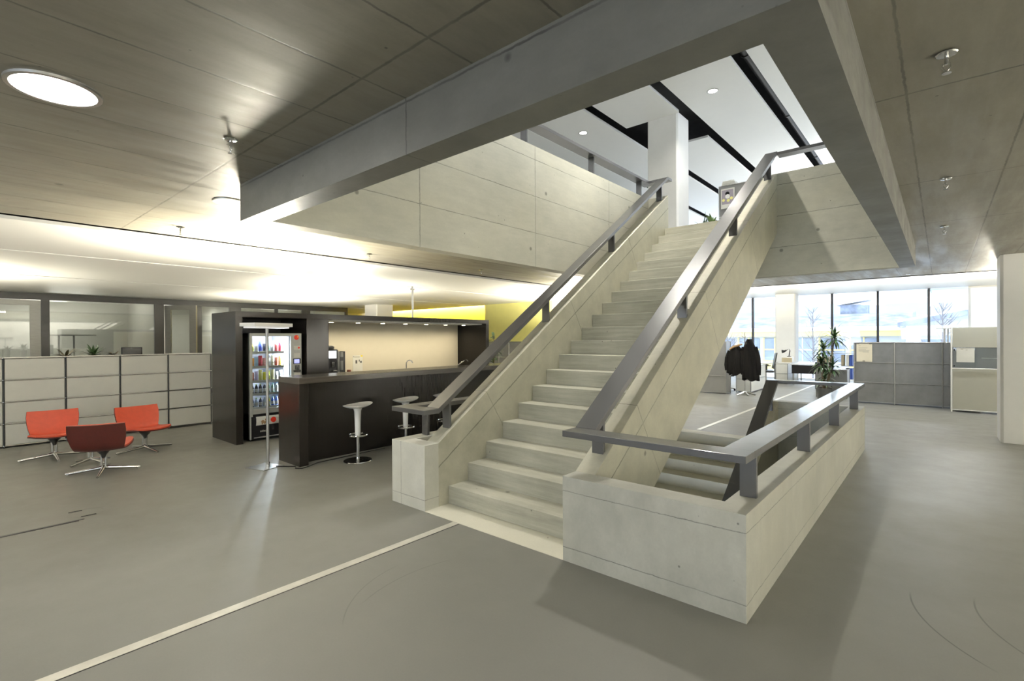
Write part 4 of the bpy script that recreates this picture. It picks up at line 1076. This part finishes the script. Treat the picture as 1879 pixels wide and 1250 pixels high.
# ------------------------------------------------------------------ shelf backs and kiosk cupboard at the right
def shelf_back(x0, w, y, label, n=3, h=1.50):
    t = thing('shelf_unit', label, 'shelf unit', (x0, y, 0), group='grey metal shelf backs in front of the windows')
    D = 0.38
    m = MB()
    for x in (0, w):
        for yy in (0, D): m.tube([(x, yy, 0), (x, yy, h)], 0.012, 8)
    zs = [0.03, 0.38, 0.76, 1.13, h][0:5] if n == 4 else [0.04, 0.52, 1.01, h]
    for z in zs:
        for yy in (0, D): m.tube([(0, yy, z), (w, yy, z)], 0.010, 8)
        for x in (0, w): m.tube([(x, 0, z), (x, D, z)], 0.010, 8)
    m.build('tube_frame', 'usm_cool', t, smooth=True)
    for a, b_ in zip(zs[:-1], zs[1:]):
        MB().box(0.012, w-0.012, 0.004, 0.012, a+0.008, b_-0.006).build('back_panel', 'perf', t, bevel=0.003)
        MB().box(0.01, w-0.01, 0.012, D, a, a+0.008).build('shelf', 'usm_cool', t)
    MB().box(0.01, w-0.01, 0.012, D, h-0.006, h+0.002).build('top_panel', 'usm_cool', t)
    return t
shelf_back(-1.655, 0.80, 15.06, 'grey metal shelf back with a cream notice pinned on it')
shelf_back(-0.850, 0.87, 15.06, 'plain grey metal shelf back between notice shelf and white cupboard')
shelf_back(0.025, 0.62, 15.06, 'grey metal shelf back partly behind the cream cupboard')
nt = thing('notice', 'cream paper notice clipped to the left grey shelf back', 'notice', (-1.44, 15.05, 1.25))
MB().box(-1.605, -1.285, 15.046, 15.052, 1.03, 1.475).build('sheet', 'paper_cream', nt, world=True)
m = MB()
for (z, a, b_) in ((1.42, -1.56, -1.52), (1.365, -1.56, -1.38), (1.33, -1.56, -1.41), (1.30, -1.56, -1.34), (1.285, -1.56, -1.36), (1.265, -1.48, -1.35)): m.box(a, b_, 15.044, 15.046, z, z+0.008)
m.build('text_line', 'ink_lite', nt, world=True)
MB().box(-1.59, -1.55, 15.04, 15.052, 1.468, 1.482).box(-1.345, -1.29, 15.04, 15.052, 1.465, 1.48).box(-1.48, -1.43, 15.04, 15.052, 1.038, 1.052).build('clip', 'ink', nt, world=True)
k2 = thing('cupboard', 'cream and white metal cupboard with a glass band beside the right column', 'cupboard', (0.9, 14.6, 0))
MB().box(0.19, 1.75, 14.50, 14.90, 0.06, 0.945).build('lower_body', 'usm_cream', k2, world=True, bevel=0.004)
MB().box(0.19, 1.75, 14.50, 14.90, 1.405, 1.84).build('upper_body', 'usm_cream', k2, world=True, bevel=0.004)
MB().box(0.20, 1.74, 14.86, 14.90, 0.945, 1.405).build('niche_back', 'usm_cool', k2, world=True)
MB().box(0.20, 1.74, 14.512, 14.516, 0.955, 1.40).build('glass_band', 'glass', k2, world=True)
m = MB()
for (x, y) in ((0.17, 14.48), (0.17, 14.92), (1.77, 14.48)): m.tube([(x, y, 0), (x, y, 1.86)], 0.014, 10)
m.tube([(0.17, 14.48, 0.05), (1.77, 14.48, 0.05)], 0.01, 8).tube([(0.17, 14.48, 0.95), (1.77, 14.48, 0.95)], 0.01, 8)
m.build('tube_frame', 'plastic_white', k2, world=True, smooth=True)
MB().box(-0.09, 0.17, 14.50, 14.90, 1.815, 1.835).build('side_board', 'usm', k2, world=True)
MB().box(0.04, 0.075, 14.84, 14.875, 1.505, 1.815).box(0.10, 0.13, 14.84, 14.875, 1.505, 1.815).build('board_support', 'plastic_white', k2, world=True)
MB().box(0.66, 1.2, 14.80, 14.86, 1.16, 1.18).build('inner_shelf', 'plastic_white', k2, world=True)
MB().box(0.205, 0.225, 14.49, 14.505, 1.33, 1.37).box(0.205, 0.225, 14.49, 14.505, 0.99, 1.02).build('hinge', 'frame', k2, world=True)
pn = thing('notice', 'white sheet taped to the glass band of the cream cupboard', 'notice', (0.4, 14.52, 1.2))
MB().box(0.25, 0.54, 14.506, 14.511, 1.085, 1.395).build('sheet', 'paper', pn, world=True)
MB().box(0.32, 0.36, 14.504, 14.506, 1.36, 1.375).box(0.40, 0.43, 14.504, 14.506, 1.345, 1.355).build('print', 'ink_lite', pn, world=True)

# ------------------------------------------------------------------ office zone by the windows
def steel_cabinet(name, label, x0, x1, y0, y1, h, zs, mat='usm', xs=()):
    t = thing(name, label, 'cabinet', ((x0+x1)/2, (y0+y1)/2, 0))
    MB().box(x0, x1, y0, y1, 0.03, h).build('body', mat, t, world=True, bevel=0.004)
    m = MB()
    for x in (x0, x1):
        for y in (y0, y1): m.tube([(x, y, 0), (x, y, h+0.005)], 0.012, 8)
    for z in list(zs)+[0.03, h]:
        m.tube([(x0, y0-0.004, z), (x1, y0-0.004, z)], 0.009, 8); m.tube([(x1+0.004, y0, z), (x1+0.004, y1, z)], 0.009, 8)
    for y in xs: m.tube([(x1+0.004, y, 0.03), (x1+0.004, y, h)], 0.009, 8)
    m.build('tube_frame', 'usm_cool', t, world=True, smooth=True)
    return t
steel_cabinet('cabinet', 'tall grey metal cabinet left of the coat stand', -6.2, -4.745, 15.0, 15.42, 1.53, (0.52,), 'usm_cool')
steel_cabinet('cabinet', 'low white drawer cabinet just behind the coat stand', -4.68, -4.27, 15.75, 17.35, 0.775, (0.40,))
steel_cabinet('cabinet', 'low white drawer cabinet with a lamp box beyond it', -4.46, -4.08, 19.5, 21.1, 0.71, (0.36,), xs=(20.3,))
steel_cabinet('cabinet', 'low grey cabinet behind the tall indoor plant', -2.60, -1.9, 15.8, 16.3, 0.76, (), 'usm_cool')
# coat stand
t = thing('coat_stand', 'chrome coat stand with curled hooks and a star foot', 'coat stand', (-4.245, 15.08, 0))
MB().tube([(0, 0, 0.03), (0, 0, 1.80)], 0.016, 12).build('pole', 'steel', t, smooth=True)
m = MB()
for q in range(5):
    a = q*2*PI/5+0.3
    m.tube([(0, 0, 0.10), (0.10*math.cos(a), 0.10*math.sin(a), 0.06), (0.27*math.cos(a), 0.27*math.sin(a), 0.012)], [0.022, 0.022, 0.018], 8)
m.build('star_foot', 'chrome', t, smooth=True)
m = MB()
for q in range(6):
    a = q*PI/3+0.2; z = 1.52 if q % 2 else 1.66
    m.tube([(0, 0, z), (0.07*math.cos(a), 0.07*math.sin(a), z-0.01), (0.13*math.cos(a), 0.13*math.sin(a), z+0.02), (0.16*math.cos(a), 0.16*math.sin(a), z+0.08), (0.13*math.cos(a), 0.13*math.sin(a), z+0.13)], 0.007, 6)
m.build('hook', 'steel', t, smooth=True)
def coat(label, cx, cy, ztop, zbot, wtop, wbot, depth, seed, mat, lean=0.0):
    rd = random.Random(seed)
    t = thing('coat', label, 'coat', (cx, cy, zbot))
    NA, NZ = 40, 16; vs = []
    ph1, ph2 = rd.uniform(0, 6), rd.uniform(0, 6)
    for i in range(NZ+1):
        s = i/NZ
        z = ztop + (zbot-ztop)*s
        w = wtop + (wbot-wtop)*(1-(1-min(1, s*2.2))**2.0) if s < 0.45 else wbot*(1+0.06*(s-0.45))
        for j in range(NA):
            a = 2*PI*j/NA
            fold = 1 + (0.05+0.16*s)*math.sin(5*a+ph1+1.2*s)*0.6 + 0.10*s*math.sin(9*a+ph2)
            zz = z + (0.05*math.sin(3*a+ph2) if i == NZ else 0)
            vs.append((w*fold*math.cos(a)*0.5 + lean*s - cx + cx, depth*fold*math.sin(a)*0.5, zz-zbot))
    fs = [(i*NA+j, i*NA+(j+1) % NA, (i+1)*NA+(j+1) % NA, (i+1)*NA+j) for i in range(NZ) for j in range(NA)] + [tuple(range(NA))]
    MB().add(vs, fs).build('body', mat, t, smooth=True)
    for sgn in (-1, 1):
        p0 = (sgn*wbot*0.34+lean*0.2, -0.02, (ztop-zbot)*0.80)
        m = MB().tube([p0, (sgn*wbot*0.50+lean*0.5, -0.03, (ztop-zbot)*0.55), (sgn*wbot*0.55+lean*0.8, -0.05, (ztop-zbot)*0.30), (sgn*wbot*0.52+lean, -0.05, (ztop-zbot)*0.12)], [0.075, 0.075, 0.062, 0.055], 12)
        m.build('sleeve', mat, t, smooth=True)
    return t
coat('black coat hanging on the left of the coat stand', -4.45, 14.98, 1.42, 0.60, 0.12, 0.46, 0.28, 3, 'black_soft', 0.0)
coat('longer black coat with dark collar on the right of the coat stand', -4.10, 14.98, 1.60, 0.46, 0.10, 0.40, 0.30, 9, 'black_soft', 0.05)
cl = MB().tube([(-4.60, 14.86, 1.30), (-4.48, 14.84, 1.38), (-4.34, 14.84, 1.43), (-4.25, 14.86, 1.45)], [0.02, 0.035, 0.03, 0.02], 10)
tag(cl.build('scarf', 'brown_lining', smooth=True), 'tan scarf across the shoulder of the left black coat', 'scarf')

def office_desk(x0, x1, y0, y1, label):
    t = thing('desk', label, 'desk', ((x0+x1)/2, (y0+y1)/2, 0))
    MB().box(x0, x1, y0, y1, 0.70, 0.73).build('desk_top', 'desk', t, world=True, bevel=0.003)
    MB().box(x0+0.05, x1-0.05, y0+0.04, y0+0.06, 0.40, 0.69).build('modesty_panel', 'black', t, world=True)
    for x in (x0+0.1, x1-0.1):
        for y in (y0+0.1, y1-0.1): MB().tube([(x, y, 0), (x, y, 0.70)], 0.02, 8).build('leg', 'steel', t, world=True)
    return t
office_desk(-6.1, -4.62, 19.2, 20.6, 'white desk with black modesty panel left of the lamp cabinet')
office_desk(-3.95, -2.8, 19.2, 20.6, 'white desk with black modesty panel right of the lamp cabinet')
tag(MB().box(-2.98, -2.55, 17.9, 17.98, 0.02, 0.86).build('screen_panel', 'black', bevel=0.004), 'dark upright desk screen panel left of the tall plant', 'screen')
tag(MB().box(-2.95, -2.62, 18.05, 18.4, 0.84, 1.03).build('cardboard_box', 'card', bevel=0.003), 'brown cardboard box behind the dark desk screen', 'box')
tag(MB().box(-2.95, -2.62, 18.0, 18.45, 0.02, 0.839).build('cabinet', 'usm_cool', bevel=0.003), 'grey pedestal under the cardboard box', 'cabinet')
oc = thing('office_chair', 'black mesh office chair turned sideways at the left desk', 'office chair', (-4.55, 18.55, 0), math.radians(200))
MB().box(-0.24, 0.24, -0.23, 0.23, 0.45, 0.51).build('seat', 'black', oc, bevel=0.03)
m = MB().prism([(-0.25, 0.58), (-0.20, 0.58), (-0.30, 1.12), (-0.34, 1.12)], 'y', -0.21, 0.21); m.build('backrest', 'frame', oc, bevel=0.015)
MB().tube([(0, 0, 0.1), (0, 0, 0.46)], 0.025, 12).build('column', 'steel', oc, smooth=True)
MB().tube([(-0.1, 0, 0.45), (-0.27, 0, 0.50), (-0.25, 0, 0.64)], 0.022, 8).build('back_arm', 'steel', oc, smooth=True)
for q in range(5):
    a = q*2*PI/5
    l = MB().tube([(0, 0, 0.10), (0.29*math.cos(a), 0.29*math.sin(a), 0.065)], [0.025, 0.016], 8).build('spoke', 'steel', oc, smooth=True)
    MB().tube([(0.29*math.cos(a)-0.02, 0.29*math.sin(a), 0.03), (0.29*math.cos(a)+0.02, 0.29*math.sin(a), 0.03)], 0.03, 12).build('castor', 'black', l)
for sg in (-1, 1): MB().tube([(0.05, sg*0.26, 0.48), (0.05, sg*0.27, 0.68), (-0.12, sg*0.27, 0.69)], 0.018, 8).build('armrest', 'black', oc, smooth=True)
oc2 = dup(oc, (-5.1, 16.0, 0), math.radians(30), 'black office chair half hidden behind the black coats')
wb = thing('box', 'small wooden-fronted box on the far white drawer cabinet', 'box', (-4.25, 20.3, 0.715))
MB().box(-4.42, -4.06, 20.15, 20.45, 0.716, 0.93).build('body', 'white', wb, world=True, bevel=0.004)
MB().box(-4.405, -4.075, 20.145, 20.15, 0.735, 0.90).build('front', 'card', wb, world=True)
dl = thing('desk_lamp', 'small black jointed desk lamp on the wooden-fronted box', 'desk lamp', (-4.2, 20.3, 0.93))
MB().cyl((0, 0, 0.002), 0.07, 0.02, 20).build('base', 'black', dl)
MB().tube([(0, 0, 0.02), (0.03, 0, 0.22), (0.01, 0, 0.30), (-0.10, 0, 0.22)], 0.016, 8).build('arm', 'black', dl, smooth=True)
MB().tube([(-0.08, 0, 0.24), (-0.15, 0, 0.20), (-0.23, 0, 0.19)], [0.02, 0.04, 0.065], 14).build('lamp_shade', 'black', dl, smooth=True)
bs = thing('bookshelf', 'open shelf with blue binders behind the tall plant', 'bookshelf', (-2.0, 17.2, 0))
m = MB()
for z in (0.04, 0.42, 0.80, 1.17): m.box(-2.50, -1.86, 17.0, 17.35, z, z+0.012)
m.build('shelf', 'usm_cool', bs, world=True)
m = MB()
for x in (-2.50, -1.86):
    for y in (17.0, 17.35): m.tube([(x, y, 0), (x, y, 1.19)], 0.012, 8)
m.build('tube_frame', 'chrome', bs, world=True, smooth=True)
for i, (x, z, mt, lb) in enumerate(((-1.95, 0.813, 'blue', 'blue binder at the right end of the top shelf'), (-2.03, 0.813, 'paper', 'white binder beside the blue one on the top shelf'), (-2.15, 0.813, 'card', 'brown file box on the top shelf behind the plant'), (-1.95, 0.433, 'blue', 'blue binder at the right end of the middle shelf'), (-2.04, 0.433, 'pot', 'dark binder beside the blue one on the middle shelf'))):
    tag(MB().box(x-0.035, x+0.035, 17.03, 17.30, z, z+0.31).build('binder', mt, bevel=0.003), lb, 'binder', 'binders on the open shelf')

# tall dracaena
t = thing('dracaena', 'tall dracaena with several leafy canes in front of the windows', 'indoor plant', (-2.35, 15.35, 0))
MB().lathe([(0.14, 0), (0.18, 0.30), (0.165, 0.30), (0.16, 0.27)], n=24).build('pot', 'pot', t, smooth=True)
MB().cyl((0, 0, 0.26), 0.16, 0.01, 20).build('soil', 'soil', t)
rd = random.Random(21)
heads = [((0.24, 0.0), 1.62, 0.42, 34), ((-0.02, 0.05), 1.30, 0.40, 34), ((-0.06, -0.05), 0.95, 0.38, 30), ((0.20, -0.05), 0.85, 0.36, 26), ((0.02, 0.02), 0.55, 0.34, 26)]
for (hx, hy), hz, L, n in heads:
    c_ = MB().tube([(hx*0.2, hy*0.2, 0.26), (hx*0.6, hy*0.7, 0.26+(hz-0.26)*0.5), (hx, hy, hz)], [0.022, 0.018, 0.012], 8).build('cane', 'cane', t, smooth=True)
    m = MB()
    for i in range(n):
        a = i*2.399+rd.uniform(-.2, .2); e = math.radians(75-95*i/n+rd.uniform(-8, 8))
        m.leaf((hx, hy, hz-0.10+0.14*(1-i/n)), (math.cos(a)*math.cos(e), math.sin(a)*math.cos(e), math.sin(e)), L*rd.uniform(.75, 1.05), 0.032, droop=1.5, seg=6)
    m.build('leaf_crown', 'leaf', t, smooth=True)

# ------------------------------------------------------------------ outside, seen through the windows
struct(MB().box(-80, 60, YF+0.3, 160, -1.3, -1.2).build('floor', 'snow'), 'snow covered ground outside')
b = thing('depot_building', 'long white building with yellow fascia and yellow window frames outside', 'building', (-15, 46, -1.2))
MB().box(-45, -1.75, 44, 56, -1.2, 2.35).build('wall', 'bld_white', b, world=True)
MB().box(-45.2, -1.6, 43.5, 44, 2.09, 2.40).build('snowy_eave', 'snow', b, world=True)
MB().box(-45.2, -1.6, 43.6, 44, 1.70, 2.08).build('fascia', 'bld_yellow', b, world=True)
MB().prism([(43.9, 2.4), (56, 2.4), (54, 3.75), (48, 3.45)], 'x', -45, -1.6).build('roof', 'bld_roof', b, world=True)
i = 0
x = -44.0
while x < -3.2:
    f = MB().box(x, x+1.55, 43.90, 43.99, -0.2, 1.55).build('window_pane', 'bld_glass', b, world=True)
    MB().box(x-0.12, x+0.0, 43.86, 44.0, -0.9, 1.6).box(x+0.72, x+0.80, 43.86, 44.0, -0.2, 1.6).box(x, x+1.55, 43.87, 44.0, 0.6, 0.72).build('window_frame', 'bld_yellow' if i % 3 else 'bld_white', b, world=True)
    if i % 4 < 2: MB().box(x, x+1.55, 43.88, 44.0, -0.9, -0.2).build('sill_panel', 'bld_yellow', b, world=True)
    x += 1.95; i += 1
b = thing('tower_block', 'plain pale blue block rising behind the white depot roof', 'building', (-3.2, 75, -1.2))
MB().box(-5.1, -1.25, 75, 83, -1.2, 7.3).build('wall', 'bld_pale', b, world=True)
b = thing('roof_hut', 'small blue-grey roof hut on the depot building', 'roof hut', (-5.4, 52, 3.4))
MB().box(-6.6, -4.7, 51, 53, 3.3, 4.4).build('wall', 'bld_roof', b, world=True); MB().prism([(-6.9, 4.35), (-4.5, 4.75), (-4.5, 4.95), (-6.9, 4.55)], 'y', 50.8, 53.2).build('roof', 'snow', b, world=True)
b = thing('gabled_house', 'white house with a snowy sloping roof at the right of the window view', 'building', (3, 40, -1.2))
MB().prism([(-1.62, -1.2), (9, -1.2), (9, 4.4), (-1.62, 2.30)], 'y', 38.5, 48).build('wall', 'bld_white', b, world=True)
MB().prism([(-2.0, 2.22), (9, 4.40), (9, 4.80), (-2.0, 2.50)], 'y', 38.0, 48.5).build('roof_edge', 'bld_roof', b, world=True)
MB().prism([(-2.0, 2.50), (9, 4.80), (9, 4.95), (-2.0, 2.62)], 'y', 38.0, 48.5).build('roof_snow', 'snow', b, world=True)
MB().box(-0.9, 0.9, 38.42, 38.5, 0.2, 1.7).build('window', 'bld_glass', b, world=True)
b = thing('office_block', 'pale block behind the gabled house at far right outside', 'building', (6, 70, -1.2))
MB().box(-0.9, 14, 84, 92, -1.2, 7.7).build('wall', 'bld_white', b, world=True)
MB().box(-1.1, 14.2, 83.8, 92, 7.7, 8.2).build('roof_edge', 'bld_pale', b, world=True)
struct(MB().prism([(-80, -1.2), (-80, 11), (-45, 13), (-20, 10), (5, 8), (30, 9), (60, 7), (60, -1.2)], 'y', 150, 156).build('terrain_hill', 'hill'), 'hazy hill on the horizon')
def bare_tree(x, y, h, label, seed):
    rd = random.Random(seed)
    t = thing('bare_tree', label, 'tree', (x, y, -1.2), group='bare winter trees outside')
    m = MB(); m.tube([(0, 0, 0), (0.03, 0, h*0.35), (0, 0.03, h*0.6), (0.02, 0, h)], [0.07, 0.055, 0.035, 0.008], 7)
    m.build('trunk', 'bark', t, smooth=True)
    m = MB()
    for i in range(22):
        z = h*rd.uniform(0.25, 0.9); a = rd.uniform(0, 2*PI); L = h*0.33*(1.1-z/h)+0.3
        p1 = Vector((0, 0, z)); d = Vector((math.cos(a)*0.7, math.sin(a)*0.7, 0.75)).normalized()
        p2 = p1+d*L*0.6; p3 = p2+(d+Vector((0, 0, 0.3))).normalized()*L*0.5
        m.tube([p1, p2, p3], [0.022, 0.013, 0.004], 5)
        for q in range(3):
            pp = p1+d*L*rd.uniform(.2, .6); d2 = (d+Vector((rd.uniform(-.6, .6), rd.uniform(-.6, .6), 0.3))).normalized()
            m.tube([pp, pp+d2*L*0.4], [0.010, 0.003], 4)
    m.build('branches', 'bark', t, smooth=True)
bare_tree(0.05, 31, 4.6, 'bare tree outside in front of the gabled house', 2)
bare_tree(-5.6, 33, 4.8, 'bare thin tree outside left of the third mullion', 5)
bare_tree(-9.4, 30, 4.0, 'bare young tree outside above the coat stand', 6)
